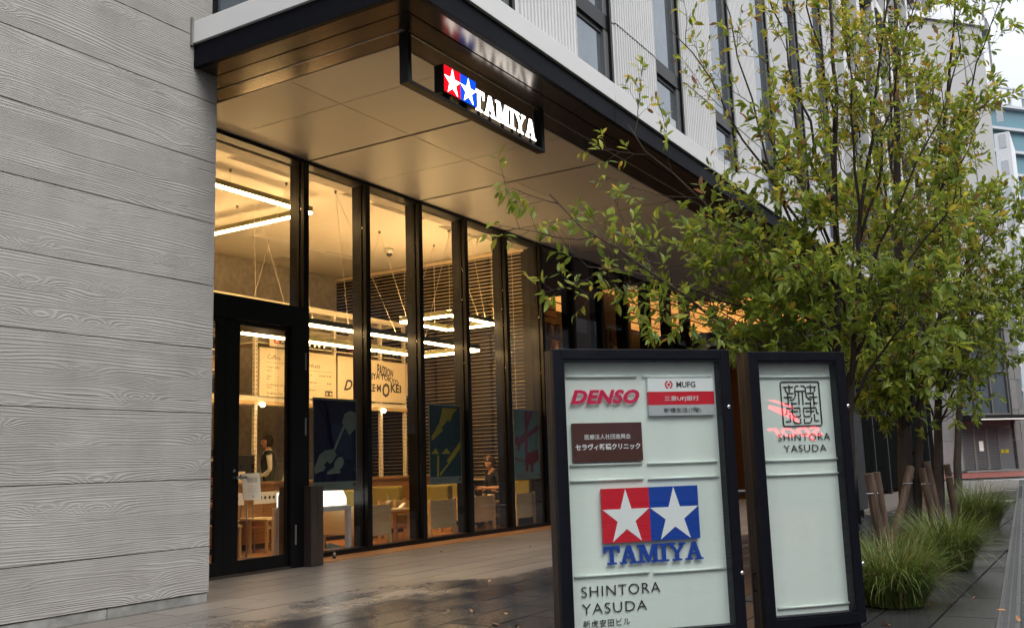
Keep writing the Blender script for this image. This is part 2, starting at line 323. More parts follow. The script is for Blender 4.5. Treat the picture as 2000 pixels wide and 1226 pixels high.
# ------------------------------------------------------------------ builders
class MB:
    """collects faces in real coordinates and links them as one mesh object"""
    def __init__(s): s.v = []; s.f = []; s.m = []
    def add(s, vs, fs, mi=0):
        o = len(s.v); s.v += [tuple(q) for q in vs]
        s.f += [tuple(i+o for i in q) for q in fs]; s.m += [mi]*len(fs); return s
    def box(s, x0, x1, y0, y1, z0, z1, mi=0):
        x0, x1 = min(x0, x1), max(x0, x1); y0, y1 = min(y0, y1), max(y0, y1); z0, z1 = min(z0, z1), max(z0, z1)
        return s.add([(x0, y0, z0), (x1, y0, z0), (x1, y1, z0), (x0, y1, z0), (x0, y0, z1), (x1, y0, z1), (x1, y1, z1), (x0, y1, z1)],
                     [(0, 3, 2, 1), (4, 5, 6, 7), (0, 1, 5, 4), (1, 2, 6, 5), (2, 3, 7, 6), (3, 0, 4, 7)], mi)
    def bar(s, p, q, w, h, mi=0, up=(0, 0, 1)):
        p, q = Vector(p), Vector(q); d = (q-p).normalized(); up = Vector(up)
        if abs(d.dot(up)) > 0.99: up = Vector((1, 0, 0))
        a = d.cross(up).normalized()*w/2; b = a.cross(d).normalized()*h/2
        vs = [p-a-b, p+a-b, p+a+b, p-a+b, q-a-b, q+a-b, q+a+b, q-a+b]
        return s.add(vs, [(0, 3, 2, 1), (4, 5, 6, 7), (0, 1, 5, 4), (1, 2, 6, 5), (2, 3, 7, 6), (3, 0, 4, 7)], mi)
    def tube(s, pts, rad, n=8, mi=0, cap=True):
        pts = [Vector(q) for q in pts]
        if isinstance(rad, (int, float)): rad = [rad]*len(pts)
        o = len(s.v); ref = None
        for i, q in enumerate(pts):
            d = (pts[min(i+1, len(pts)-1)]-pts[max(i-1, 0)])
            d = d.normalized() if d.length > 1e-9 else Vector((0, 0, 1))
            if ref is None: ref = Vector((0, 0, 1)) if abs(d.z) < 0.9 else Vector((1, 0, 0))
            a = d.cross(ref).normalized(); b = d.cross(a).normalized(); ref = a.cross(d)
            for k in range(n):
                t = 2*PI*k/n; s.v.append(tuple(q+(a*math.cos(t)+b*math.sin(t))*rad[i]))
        for i in range(len(pts)-1):
            for k in range(n):
                s.f.append((o+i*n+k, o+i*n+(k+1) % n, o+(i+1)*n+(k+1) % n, o+(i+1)*n+k)); s.m.append(mi)
        if cap:
            s.f.append(tuple(o+k for k in range(n))[::-1]); s.m.append(mi)
            e = o+(len(pts)-1)*n; s.f.append(tuple(e+k for k in range(n))); s.m.append(mi)
        return s
    def lathe(s, c, prof, n=16, mi=0):
        c = Vector(c); o = len(s.v)
        for r, z in prof:
            for k in range(n):
                t = 2*PI*k/n; s.v.append((c.x+r*math.cos(t), c.y+r*math.sin(t), c.z+z))
        for i in range(len(prof)-1):
            for k in range(n):
                s.f.append((o+i*n+k, o+i*n+(k+1) % n, o+(i+1)*n+(k+1) % n, o+(i+1)*n+k)); s.m.append(mi)
        s.f.append(tuple(o+k for k in range(n))[::-1]); s.m.append(mi)
        e = o+(len(prof)-1)*n; s.f.append(tuple(e+k for k in range(n))); s.m.append(mi)
        return s
    def prism(s, poly, o, ux, uy, un, depth, mi=0):
        """polygon poly (2D) in the frame o, ux, uy pushed along un by depth"""
        o, ux, uy, un = Vector(o), Vector(ux), Vector(uy), Vector(un); n = len(poly)
        a = [o+ux*x+uy*y for x, y in poly]; b = [q+un*depth for q in a]
        fs = [tuple(range(n)), tuple(range(2*n-1, n-1, -1))]+[(i, n+i, n+(i+1) % n, (i+1) % n) for i in range(n)]
        return s.add(a+b, fs, mi)
    def ball(s, c, r, mi=0, nu=12, nv=8):
        c = Vector(c); r = (r, r, r) if isinstance(r, (int, float)) else r
        prof = []; o = len(s.v)
        for i in range(nv+1):
            t = PI*i/nv
            for k in range(nu):
                a = 2*PI*k/nu; s.v.append((c.x+r[0]*math.sin(t)*math.cos(a), c.y+r[1]*math.sin(t)*math.sin(a), c.z-r[2]*math.cos(t)))
        for i in range(nv):
            for k in range(nu):
                s.f.append((o+i*nu+k, o+i*nu+(k+1) % nu, o+(i+1)*nu+(k+1) % nu, o+(i+1)*nu+k)); s.m.append(mi)
        return s
    def mesh(s, name, mats, base=(0, 0, 0), smooth=False, bev=0.0):
        me = bpy.data.meshes.new(name); b = Vector(base)
        me.from_pydata([tuple(Vector(q)-b) for q in s.v], [], s.f)
        for q in (mats if isinstance(mats, (list, tuple)) else [mats]): me.materials.append(MAT[q])
        me.polygons.foreach_set('material_index', s.m)
        if bev:
            bm = bmesh.new(); bm.from_mesh(me)
            bmesh.ops.bevel(bm, geom=[e for e in bm.edges if len(e.link_faces) == 2 and e.calc_face_angle(0) > 0.6], offset=bev, segments=2, affect='EDGES', profile=0.6)
            bm.to_mesh(me); bm.free()
        if smooth: me.polygons.foreach_set('use_smooth', [True]*len(me.polygons))
        me.update(); return me
    def build(s, name, mats, parent=None, smooth=False, bev=0.0, **kw):
        base = BASE.get(parent.name, (0, 0, 0)) if parent else (0, 0, 0)
        o = bpy.data.objects.new(name, s.mesh(name, mats, base, smooth, bev)); COL.objects.link(o)
        if parent:
            o.parent = parent; BASE[o.name] = base
        for k, q in kw.items(): o[k] = q
        return o

BASE = {}
def tag(o, label, cat, group=None):
    o['label'] = label; o['category'] = cat
    if group: o['group'] = group
    return o
def thing(name, label, cat, loc=(0, 0, 0), group=None, rotz=0.0, local=False):
    o = bpy.data.objects.new(name, None); COL.objects.link(o); o.empty_display_size = 0.2
    o.location = loc; o.rotation_euler = (0, 0, rotz)
    BASE[o.name] = (0, 0, 0) if local else tuple(loc)
    return tag(o, label, cat, group)
def single(mb, name, mats, label, cat, group=None, **kw):
    return tag(mb.build(name, mats, **kw), label, cat, group)
def structure(mb, name, mats, **kw):
    o = mb.build(name, mats, **kw); o['kind'] = 'structure'; return o
def child(name, me, parent, loc=(0, 0, 0), rot=(0, 0, 0), scale=None):
    o = bpy.data.objects.new(name, me); COL.objects.link(o); o.parent = parent; o.location = loc; o.rotation_euler = rot
    BASE[o.name] = (0, 0, 0)
    if scale: o.scale = scale
    return o
def dup(root, loc, rotz, label, group=None):
    """a copy of a thing, its parts and their sub-parts, sharing mesh data"""
    def cp(o, par):
        c = o.copy(); COL.objects.link(c); c.parent = par
        for q in list(o.children): cp(q, c)
        return c
    r = cp(root, None); r.location = loc; r.rotation_euler = (0, 0, rotz); r['label'] = label
    BASE[r.name] = (0, 0, 0)
    if group: r['group'] = group
    return r

_dg = None
def text_geo(body, size, shear=0.0, offset=0.0, extrude=0.001, space=1.0, res=3):
    """letter geometry in x, y (built from the default font), origin at the left of the baseline"""
    cu = bpy.data.curves.new('text', 'FONT'); cu.body = body; cu.size = size; cu.shear = shear; cu.offset = offset
    cu.extrude = extrude; cu.space_character = space; cu.resolution_u = res
    ob = bpy.data.objects.new('text', cu); COL.objects.link(ob)
    bpy.context.view_layer.update()
    me = bpy.data.meshes.new_from_object(ob.evaluated_get(bpy.context.evaluated_depsgraph_get()))
    vs = np.empty(len(me.vertices)*3, np.float32); me.vertices.foreach_get('co', vs); vs = vs.reshape(-1, 3)
    fs = [tuple(q.vertices) for q in me.polygons]
    bpy.data.objects.remove(ob); bpy.data.curves.remove(cu); bpy.data.meshes.remove(me)
    return vs, fs
def put_text(mb, body, size, o, ux, uy, un, width=None, height=None, center=False, mi=0, warp=None, **kw):
    """place letters in the frame o, ux (reading direction), uy (up), un (towards the reader)"""
    vs, fs = text_geo(body, size, **kw)
    if not len(vs): return
    x0, x1 = vs[:, 0].min(), vs[:, 0].max(); y0, y1 = vs[:, 1].min(), vs[:, 1].max()
    vs = vs.copy(); vs[:, 0] -= x0; vs[:, 1] -= y0
    if width: vs[:, 0] *= width/(x1-x0)
    if height: vs[:, 1] *= height/(y1-y0)
    if center: vs[:, 0] -= vs[:, 0].max()/2
    if warp: vs = np.array([warp(*q) for q in vs])
    o, ux, uy, un = Vector(o), Vector(ux), Vector(uy), Vector(un)
    mb.add([o+ux*float(a)+uy*float(b)+un*float(c) for a, b, c in vs], fs, mi)
def star(mb, cx, cy, w, h, o, ux, uy, un, depth, mi):
    pts = []
    for k in range(10):
        a = PI/2+k*PI/5; r = 1.0 if k % 2 == 0 else 0.382
        pts.append((r*math.cos(a), r*math.sin(a)))
    x0 = min(q[0] for q in pts); x1 = max(q[0] for q in pts); y0 = min(q[1] for q in pts); y1 = max(q[1] for q in pts)
    pts = [(cx+((q[0]-x0)/(x1-x0)-0.5)*w, cy+((q[1]-y0)/(y1-y0)-0.5)*h) for q in pts]
    o, ux, uy, un = Vector(o), Vector(ux), Vector(uy), Vector(un)
    c = o+ux*cx+uy*(cy-0.02*h)
    front = [o+ux*x+uy*y+un*depth for x, y in pts]; back = [o+ux*x+uy*y for x, y in pts]
    vs = front+back+[c+un*depth]
    fs = [(20, i, (i+1) % 10) for i in range(10)]+[(i, 10+i, 10+(i+1) % 10, (i+1) % 10) for i in range(10)]
    mb.add(vs, fs, mi)
def slab_letter(mb, ch, x, h, w, o, ux, uy, un, depth, mi=0):
    """heavy slab-serif capital of height h starting at x; returns its width"""
    L = {
     'T': (0.92, [[(0, .84), (.92, .84), (.92, 1), (0, 1)], [(0, .62), (.10, .62), (.16, .84), (0, .84)], [(.82, .62), (.92, .62), (.92, .84), (.76, .84)], [(.355, .11), (.565, .11), (.565, .84), (.355, .84)], [(.2, 0), (.72, 0), (.72, .11), (.2, .11)]]),
     'A': (1.04, [[(.12, .11), (.30, .11), (.55, .86), (.42, 1)], [(.69, .11), (.92, .11), (.64, 1), (.42, 1)], [(.36, .30), (.70, .30), (.66, .41), (.40, .41)], [(0, 0), (.40, 0), (.40, .11), (0, .11)], [(.57, 0), (1.04, 0), (1.04, .11), (.57, .11)]]),
     'M': (1.26, [[(.13, .11), (.29, .11), (.29, .89), (.13, .89)], [(.93, .11), (1.14, .11), (1.14, .89), (.93, .89)], [(.16, 1), (.40, 1), (.70, .22), (.58, 0)], [(.58, 0), (.70, 0), (1.09, 1), (.86, 1)], [(0, .89), (.36, .89), (.36, 1), (0, 1)], [(.90, .89), (1.26, .89), (1.26, 1), (.90, 1)], [(0, 0), (.42, 0), (.42, .11), (0, .11)], [(.80, 0), (1.26, 0), (1.26, .11), (.80, .11)]]),
     'I': (0.56, [[(.17, .11), (.39, .11), (.39, .89), (.17, .89)], [(0, .89), (.56, .89), (.56, 1), (0, 1)], [(0, 0), (.56, 0), (.56, .11), (0, .11)]]),
     'Y': (1.02, [[(.08, .89), (.30, .89), (.60, .44), (.40, .44)], [(.76, .89), (.93, .89), (.62, .44), (.44, .46)], [(.40, .11), (.62, .11), (.62, .47), (.40, .47)], [(0, .89), (.42, .89), (.42, 1), (0, 1)], [(.64, .89), (1.02, .89), (1.02, 1), (.64, 1)], [(.24, 0), (.78, 0), (.78, .11), (.24, .11)]])}
    wd, polys = L[ch]
    for i, p in enumerate(polys):
        q = [(x+a*h*w, b*h) for a, b in p]
        mb.prism(q, Vector(o)-Vector(un)*0.0004*i, ux, uy, un, depth, mi)
    return wd*h*w
def slab_word(mb, word, width, h, o, ux, uy, un, depth, mi=0):
    tot = {'T': .92, 'A': 1.04, 'M': 1.26, 'I': .56, 'Y': 1.02}
    gap = -0.02
    s = sum(tot[c] for c in word)+gap*(len(word)-1); w = width/(s*h); x = 0
    for c in word: x += slab_letter(mb, c, x, h, w, o, ux, uy, un, depth, mi)+gap*h*w
EX, EY, EZ = Vector((1, 0, 0)), Vector((0, 1, 0)), Vector((0, 0, 1))

# ------------------------------------------------------------------ key dimensions (metres)
YW, YG, YD = 7.247, 9.289, 8.69          # board-marked wall, shop glass, door plane
WX = 6.35                                # end of the wall
ZC = 5.52                                # ceiling
XB, YB = 16.45, 14.70                    # end wall and back wall of the cafe
MX = [9.71+1.325*k for k in range(12)]   # glazing bars (centres)

# ------------------------------------------------------------------ ground
structure(MB().add([(-400, -400, -.06), (900, -400, -.06), (900, 900, -.06), (-400, 900, -.06)], [(0, 1, 2, 3)]), 'ground', 'asphalt')
def drain_y(x): return 0.262+0.0675*x      # line of the drain between pavement and road
pav = structure(MB().add([(-6, drain_y(-6)+.02, -.045), (42, drain_y(42)+.02, -.045), (42, YG-.02, -.045), (-6, YG-.02, -.045)], [(0, 1, 2, 3)]), 'pavement', 'joint_dark')
def slab_into(m, x0, x1, y0, y1, lift):
    g = 0.006; gy = 0.0085; x0, x1, y0, y1 = x0+g, x1-g, y0+gy, y1-gy
    la, lb = drain_y(x0)+.022, drain_y(x1)+.022
    if y0 >= max(la, lb): return m.box(x0, x1, y0, y1, -.042, lift)
    # cut along the drain
    poly = [(x0, max(y0, la)), ]
    cross = lambda yy: (yy-.022-.262)/.0675
    if (la < y0) != (lb < y0): poly.append((cross(y0), y0))
    poly.append((x1, max(y0, lb))) if lb < y1 else poly.append((cross(y1), y1))
    if lb < y1: poly.append((x1, y1))
    poly.append((x0, y1))
    return m.prism(poly, (0, 0, -.042), EX, EY, EZ, .042+lift)
def slab_mesh(x0, x1, y0, y1, lift): return slab_into(MB(), x0, x1, y0, y1, lift)
cells = []
row = 0; y = YG-.03
while y > 0.3:
    h = 0.405; y0 = y-h; off = 0.0 if row % 3 else 0.5
    x = -6+off+.65
    while x < 42:
        lo = max(drain_y(x), drain_y(x+1))+.022
        if y0 > lo and not (y0 > YW+.02 and x+1.0 < WX):
            cells.append((x, x+1.0, y0, y))
        elif y > min(drain_y(x), drain_y(x+1))+.08 and not (y0 > YW+.02 and x+1.0 < WX):
            cells.append((x, x+1.0, y0, y))
        x += 1.0
    y = y0; row += 1
def seen(c):
    cx, cyy = (c[0]+c[1])/2, (c[2]+c[3])/2; d = np.array([cx, cyy, -EYE]); z = d@CF
    if z < .5: return 1e6
    u = 1000+F_PX*(d@CR)/z; v = 613-F_PX*(d@CU)/z
    return z if (-120 < u < 2100 and v < 1330) else 1e5+z
cells.sort(key=seen)
for c in cells[:300]:
    slab_mesh(*c, random.uniform(-.0012, .0012)).build('paving_slab', 'paving_stone', pav)
mb = MB()
for c in cells[300:]:
    slab_into(mb, *c, random.uniform(-.001, .001))
mb.build('paving_slab', 'paving_stone', pav, kind='stuff')

# drain channel along the road edge: kerb strips and cast grates
dr = thing('drain_channel', 'long slotted iron drain between the wet pavement and the road', 'drain', (7, drain_y(7), 0))
dd = Vector((1, .0675, 0)).normalized(); dn = Vector((-dd.y, dd.x, 0))
def dpt(s, t, z): q = Vector((5.0, drain_y(5.0), z))+dd*s+dn*t; return q
for t in (-.108, .008):
    MB().bar(dpt(-9, t, -.02), dpt(32, t, -.02), .022, .046).build('edge_rail', 'drain_kerb', dr)
k = 0
gm = None
for s in np.arange(-2, 22, .5):
    g = MB(); n = 10
    for i in range(n):
        g.bar(dpt(s+.02+i*.05, -.094, -.006), dpt(s+.02+i*.05, -.006, -.006), .017, .005)
    for t in (-.092, -.05, -.008): g.bar(dpt(s+.005, t, -.0075), dpt(s+.49, t, -.0075), .007, .005)
    g.build('grate', 'grate_iron', dr)
MB().bar(dpt(-9, -.05, -.05), dpt(32, -.05, -.05), .12, .01).build('channel', 'joint_dark', dr)

# ------------------------------------------------------------------ board-marked concrete wall
wall = thing('concrete_wall', 'pale grey concrete wall with a wood grain cast into it', 'wall', (5, YW, 0))
XL = -4.0
zj = [0.09]+[0.504+.6155*i for i in range(0, 13)]
for i in range(len(zj)-1):
    b = MB().box(XL, WX, YW, YW+.34, zj[i]+.004, zj[i+1]-.003)
    o = b.build('concrete_panel', 'board_concrete', wall, bev=.004)
MB().box(XL, WX-.01, YW+.02, YD-.05, 0.0, zj[-1]).build('wall_core', 'joint_dark', wall)
for x0, x1 in ((-4, -2.4), (-2.4, -.8), (-.8, .8), (.8, 2.4), (2.4, 3.9), (3.9, 5.29), (5.29, WX-.004)):
    MB().box(x0+.003, x1-.003, YW+.012, YW+.3, 0.0, .088).build('plinth_block', 'plinth_concrete', wall, bev=.006)

# ------------------------------------------------------------------ canopy
can = thing('canopy', 'deep entrance canopy with a white edge over a black fascia', 'canopy', (6.05, 4.55, 5.1))
CX0, CY0, CX1 = 6.05, 4.55, 25.2
ZB = 5.10                                   # underside of the rim
# white edge band, in lengths with a butt joint
for a, b in ((CX0-.03, 9.90), (9.906, 14.9), (14.906, 19.9), (19.906, CX1)):
    MB().box(a, b, CY0-.035, CY0+.3, 5.335, 5.56).build('white_band', 'white_metal', can, bev=.004)
MB().box(CX0-.03, CX0+.3, CY0+.302, YW-.002, 5.335, 5.56).build('white_band', 'white_metal', can, bev=.004)
MB().box(CX0-.05, CX0-.032, YW-.03, YW-.002, 5.31, 5.60).build('end_cap', 'trim_metal', can)
for a, b in ((CX0, 9.94), (9.946, 14.94), (14.946, 19.94), (19.946, CX1)):
    MB().box(a, b, CY0, CY0+.06, ZB, 5.333).build('black_fascia', 'fascia_black', can, bev=.003)
MB().box(CX0, CX0+.06, CY0+.062, YW-.002, ZB, 5.333).build('black_fascia', 'fascia_black', can, bev=.003)
# underside of the rim: three glossy strips mitred round the corner, a trim line, a shadow groove
def rim(t0, t1, z, name, mat, th=.02, cuts=()):
    """L-shaped strip between offsets t0 and t1 from the canopy edge"""
    xs = [CX0+t1]+[c for c in cuts]+[CX1]
    o = [(CX0+t0, CY0+t0), (CX0+t1, CY0+t1)]
    MB().prism([(CX0+t0, CY0+t0), (cuts[0]-.003 if cuts else CX1, CY0+t0), (cuts[0]-.003 if cuts else CX1, CY0+t1), (CX0+t1, CY0+t1)], (0, 0, z), EX, EY, EZ, th).build(name, mat, can)
    for i in range(len(cuts)):
        e = cuts[i+1]-.003 if i+1 < len(cuts) else CX1
        MB().box(cuts[i], e, CY0+t0, CY0+t1, z, z+th).build(name, mat, can)
    yl = YG-.15
    xw = t0 if CX0+t0 >= WX else t0
    MB().prism([(CX0+t0, CY0+t0+.001), (CX0+t1-.0005, CY0+t1+.001), (CX0+t1-.0005, yl if CX0+t1 > WX else YW-.003), (CX0+t0, yl if CX0+t0 >= WX-.001 else YW-.003)], (0, 0, z), EX, EY, EZ, th).build(name, mat, can)
rim(.062, .265, ZB+.002, 'soffit_strip', 'bronze_gloss', cuts=(9.0, 12.0, 15.0, 18.0, 21.0))
rim(.285, .52, ZB+.002, 'soffit_strip', 'bronze_gloss', cuts=(9.0, 12.0, 15.0, 18.0, 21.0))
rim(.52, .532, ZB-.006, 'soffit_trim', 'trim_metal')
rim(.532, .765, ZB+.002, 'soffit_strip', 'bronze_gloss', cuts=(9.0, 12.0, 15.0, 18.0, 21.0))
rim(.765, .777, ZB-.004, 'soffit_trim', 'trim_metal')
MB().box(CX0+.06, CX1, CY0+.06, CY0+.775, ZB+.03, 5.33).box(CX0+.06, CX0+.775, CY0+.776, YW-.003, ZB+.03, 5.33).box(WX+.004, CX0+.775, YW-.003, YG-.15, ZB+.03, 5.33).build('rim_core', 'joint_dark', can)
MB().box(CX0+.77, CX1, CY0+.765, CY0+.779, ZB+.017, ZC).box(WX+.4, WX+.481, CY0+.79, YG-.14, ZB+.017, ZC).build('rim_riser', 'fascia_black', can)
# ceiling panels with real joints, a wider double joint every second bay
gx = [6.83, 8.42]+[9.80+1.31*i for i in range(0, 12)]
gx = [q for q in gx if q < CX1]+[CX1]
for i in range(len(gx)-1):
    dbl = (i % 2 == 0)
    a = gx[i]+(.03 if (i % 2 == 0 and i > 0) else .005); b = gx[i+1]-(.03 if (i+1) % 2 == 0 else .005)
    for y0, y1 in ((CY0+.78, 7.445), (7.455, YG+.08)):
        MB().box(a, b, y0, y1, ZC, ZC+.03).build('soffit_panel', 'soffit_panel', can)
    if i % 2 == 0 and i > 0:
        MB().box(gx[i]-.022, gx[i]+.022, CY0+.78, YG+.08, ZC+.012, ZC+.02).build('joint_channel', 'bronze_post', can)
MB().box(6.83, CX1, CY0+.78, YG+.08, ZC+.035, ZC+.06).build('void_liner', 'joint_dark', can)

# ------------------------------------------------------------------ upper storeys over the canopy
UX0, UY0 = 6.27, 4.75
up = thing('office_building', 'white ribbed office storeys with dark windows above the canopy', 'building', (UX0, UY0, 5.6))
ZT = 21.0
MB().box(UX0+.12, 38.4, UY0+.24, 16, 5.62, ZT).build('building_core', 'dark_wall', up)
RB = [10.382+2.36*i for i in range(-1, 12)]     # right edge of each window
floors = [(5.58, 6.44), (6.64, 10.45), (10.65, 14.4), (14.6, 18.3), (18.5, ZT)]
def rib_mesh(w, h):
    m = MB(); n = max(2, int(round(w/.074))); p = w/n
    prof = []
    for i in range(n):
        prof += [(i*p, 0), (i*p+p*.45, 0), (i*p+p*.5, .03), (i*p+p*.95, .03)]
    prof.append((w, 0))
    vs = [(x, y, 0) for x, y in prof]+[(x, y, h) for x, y in prof]; k = len(prof)
    m.add(vs, [(i, i+1, k+i+1, k+i) for i in range(k-1)])
    m.add([(0, 0, 0), (w, 0, 0), (w, .18, 0), (0, .18, 0)], [(0, 1, 2, 3)])
    m.add([(0, 0, 0), (0, .18, 0), (0, .18, h), (0, 0, h)], [(0, 1, 2, 3)])
    m.add([(w, 0, 0), (w, .18, 0), (w, .18, h), (w, 0, h)], [(3, 2, 1, 0)])
    return m
cache = {}
for i, rb in enumerate(RB[:-1]):
    x0, x1 = rb+.002, RB[i+1]-.93
    if x0 > 36: break
    if x0 > 23.4: break
    for fi, (z0, z1) in enumerate(floors[:4]):
        if fi == 3 and x0 < 14: continue
        if fi == 2 and x0 < 9: continue
        hh = round(z1-z0+.18, 3)
        if hh not in cache: cache[hh] = rib_mesh(x1-x0-.16, hh).mesh('ribbed_panel', 'white_cladding')
        o = child('ribbed_panel', cache[hh], up, (x0+.16-UX0, 0, z0-5.6)); o.name = 'ribbed_panel'
        MB().box(x0, x0+.157, UY0+.03, UY0+.2, z0, z0+hh-.004).build('panel_return', 'white_metal', up)
for i, rb in enumerate(RB[:-1]):
    if rb > 24: break
    x0, x1 = rb-.93, rb
    f = MB().box(x1-.17, x1-.055, UY0+.02, UY0+.20, 5.58, 14.4).box(x1-.055, x1, UY0-.02, UY0+.22, 5.58, 14.4, 1).build('mullion_fin', ['window_grey', 'frame_black'], up)
    for fi, (z0, z1) in enumerate(floors[:3]):
        w = MB().box(x0, x0+.03, UY0+.05, UY0+.2, z0, z1).box(x0+.03, x1-.17, UY0+.05, UY0+.2, z1-.05, z1).build('window', 'window_grey', up)
        MB().box(x0+.03, x1-.17, UY0+.07, UY0+.082, z0, z1-.05).build('pane', 'upper_glass', w)
        MB().box(x0, x1-.05, UY0+.01, UY0+.21, z1+.002, z1+.198).build('spandrel', 'frame_black', up)
    for (z0, z1) in ((5.581, 5.95),):
        if rb > 12: MB().box(x0+.035, x1-.175, UY0+.055, UY0+.065, z0, z1).build('window_screen', 'far_grey', up)
# side face: dark window above the canopy end, beside the wall
w = MB().box(UX0, UX0+.05, YW-.05, YW-.002, 5.565, 9).box(UX0, UX0+.05, UY0+.4, YW-.05, 5.565, 5.64).build('window', 'frame_black', up)
MB().box(UX0+.03, UX0+.045, UY0+.4, YW-.05, 5.64, 9).build('pane', 'upper_glass', w)
MB().box(UX0, UX0+.1, UY0+.24, UY0+.4, 5.565, 9).build('corner_post', 'white_metal', up)
# planted strips between white fins farther along, with white ledges
for i in range(6):
    xf = 23.9+2.38*i
    MB().box(xf, xf+.42, UY0-.12, UY0+.22, 8.0, ZT).build('white_fin', 'white_metal', up)
    for z in (10.5, 14.4, 18.3):
        MB().box(xf+.43, xf+2.37, UY0-.18, UY0+.22, z, z+.28).build('ledge', 'white_metal', up)
    hb = MB()
    for q in range(900):
        x, z = xf+.45+random.random()*1.9, 8.2+random.random()*12.4
        y = UY0+.16-random.random()*.16; a = random.uniform(0, 2*PI); s = random.uniform(.06, .13)
        n1 = Vector((random.gauss(0, .6), -1, random.gauss(.5, .6))).normalized(); t1 = n1.cross(Vector((math.cos(a), 0, math.sin(a)))).normalized(); t2 = n1.cross(t1)
        c = Vector((x, y, z)); hb.add([c-t1*s, c+t2*s*.5, c+t1*s, c-t2*s*.5], [(0, 1, 2, 3)])
    hb.build('green_wall', 'hedge_green', up, kind='stuff')
# ------------------------------------------------------------------ glazed shop front
sf = thing('storefront', 'tall storefront of clear panes between deep black bars', 'storefront', (9.7, YG, 0))
MB().box(WX+.05, 25.1, YG-.02, YG+.16, ZC-.055, ZC-.002).build('head_rail', 'frame_black', sf)
MB().box(9.30, 25.1, YG-.035, YG+.16, 0.0, .075).build('sill', 'frame_black', sf)
bars = MX
for i, x in enumerate(bars):
    if x > 25: break
    MB().box(x-.05, x+.05, YG-.06, YG+.0, .076, ZC-.057).box(x-.016, x+.016, YG+.002, YG+.24, .076, ZC-.057).box(x-.05, x+.05, YG+.03, YG+.06, .076, ZC-.057).build('glazing_bar', 'frame_black', sf, bev=.003)
    nx = bars[i+1] if i+1 < len(bars) else x+1.3
    if nx > 25: continue
    MB().box(x+.052, nx-.052, YG+.008, YG+.020, .077, ZC-.058).build('pane', 'shop_glass', sf)
# bay over the door
MB().box(WX+.06, 9.66, YG+.008, YG+.020, 3.32, ZC-.058).build('pane', 'shop_glass', sf)
# door portal, standing proud of the glazing
dp = thing('entrance_door', 'black framed glass double door under a deep black head', 'door', (8.4, YD, 0))
MB().box(WX+.05, 9.20, YD, YG+.17, 2.985, 3.26).build('door_head', 'frame_black', dp, bev=.004)
MB().box(8.885, 9.20, YD, YD+.11, .0, 2.983).build('door_post', 'frame_black', dp, bev=.004)
MB().box(9.186, 9.198, YD+.115, YG-.04, .02, 2.983).build('side_pane', 'shop_glass', dp)
MB().box(9.202, 9.655, YG+.008, YG+.020, .076, 3.0).build('side_pane', 'shop_glass', dp)
MB().box(9.202, 9.655, YG-.02, YG+.16, 3.0, 3.26).build('door_head', 'frame_black', dp)
MB().box(WX+.05, 8.88, YD+.0, YG+.1, .0, .03).build('threshold', 'bronze_post', dp)
for z in (2.45, 1.62): MB().box(9.12, 9.145, YD-.006, YD+.0, z, z+.22).build('hinge', 'trim_metal', dp)
MB().box(8.95, 8.975, YD-.006, YD+.0, .28, .52).build('hinge', 'trim_metal', dp)
def leaf(x0, x1, sl, sr):
    l = MB().box(x0, x0+sl, YD+.05, YD+.10, .032, 2.98).box(x1-sr, x1, YD+.05, YD+.10, .032, 2.98).box(x0+sl, x1-sr, YD+.05, YD+.10, .032, .175).box(x0+sl, x1-sr, YD+.05, YD+.10, 2.93, 2.98).build('door_leaf', 'frame_black', dp)
    MB().box(x0+sl, x1-sr, YD+.07, YD+.08, .175, 2.93).build('pane', 'shop_glass', l)
    return l
la = leaf(6.55, 7.84, .1, .11)
lb = leaf(7.845, 8.882, .225, .025)
MB().bar((8.00, YD-.02, 1.12), (8.13, YD-.02, 1.12), .022, .03).bar((8.00, YD-.02, 1.12), (8.00, YD+.05, 1.12), .03, .03).build('handle', 'steel', lb)
MB().tube([(7.99, YD+.05, 1.2), (7.99, YD+.03, 1.2)], .018, 10).build('lock', 'steel', lb)
gp = thing('guard_post', 'waist high bronze guard box beside the entrance door', 'post', (9.22, 8.62, 0))
MB().box(9.10, 9.215, 8.56, YD-.004, 0, .985).build('post_body', 'bronze_post', gp, bev=.003)
MB().box(9.217, 9.33, 8.57, YG-.06, 0, .98).box(9.222, 9.228, 8.562, 8.571, 0, .978).build('post_cover', 'bronze_post', gp, bev=.003)
ds = thing('door_stop', 'small dark floor door stop beside the bronze guard box', 'door stop', (9.95, 8.95, 0))
MB().lathe((9.95, 8.95, 0), [(.03, 0), (.03, .008), (.022, .01), (.022, .07), (.026, .072), (.026, .085), (.01, .09), (.008, .11)]).build('stop_body', 'steel', ds, smooth=False)
MB().lathe((9.95, 8.95, .02), [(.0235, 0), (.0235, .03)]).build('rubber_ring', 'print_black', ds)

# ------------------------------------------------------------------ cafe room
FX0 = 6.4
structure(MB().box(FX0, 25, YD+.1, YB, -.05, .012), 'floor', 'cafe_floor')
structure(MB().box(FX0, XB+.1, YG+.17, YB+.1, ZC+.002, ZC+.1), 'ceiling', 'ceiling_white')
structure(MB().box(FX0, 9.65, YD+.1, YG+.165, ZC+.002, ZC+.1), 'ceiling', 'ceiling_white')
bw = structure(MB().box(FX0, 25, YB+.05, YB+.3, 0, ZC+.1), 'back_wall', 'joint_dark')
for i in range(8):
    for z0, z1 in ((0.0, 1.4), (1.4, 2.8), (2.8, 4.2), (4.2, ZC)):
        if FX0+1.3*i < XB: MB().box(FX0+1.3*i+.004, min(XB, FX0+1.3*(i+1))-.004, YB, YB+.045, z0+.004, z1-.004).build('wall_slab', 'back_concrete', bw)
structure(MB().box(FX0-.3, FX0, YD, YB, 0, ZC), 'side_wall', 'back_concrete')
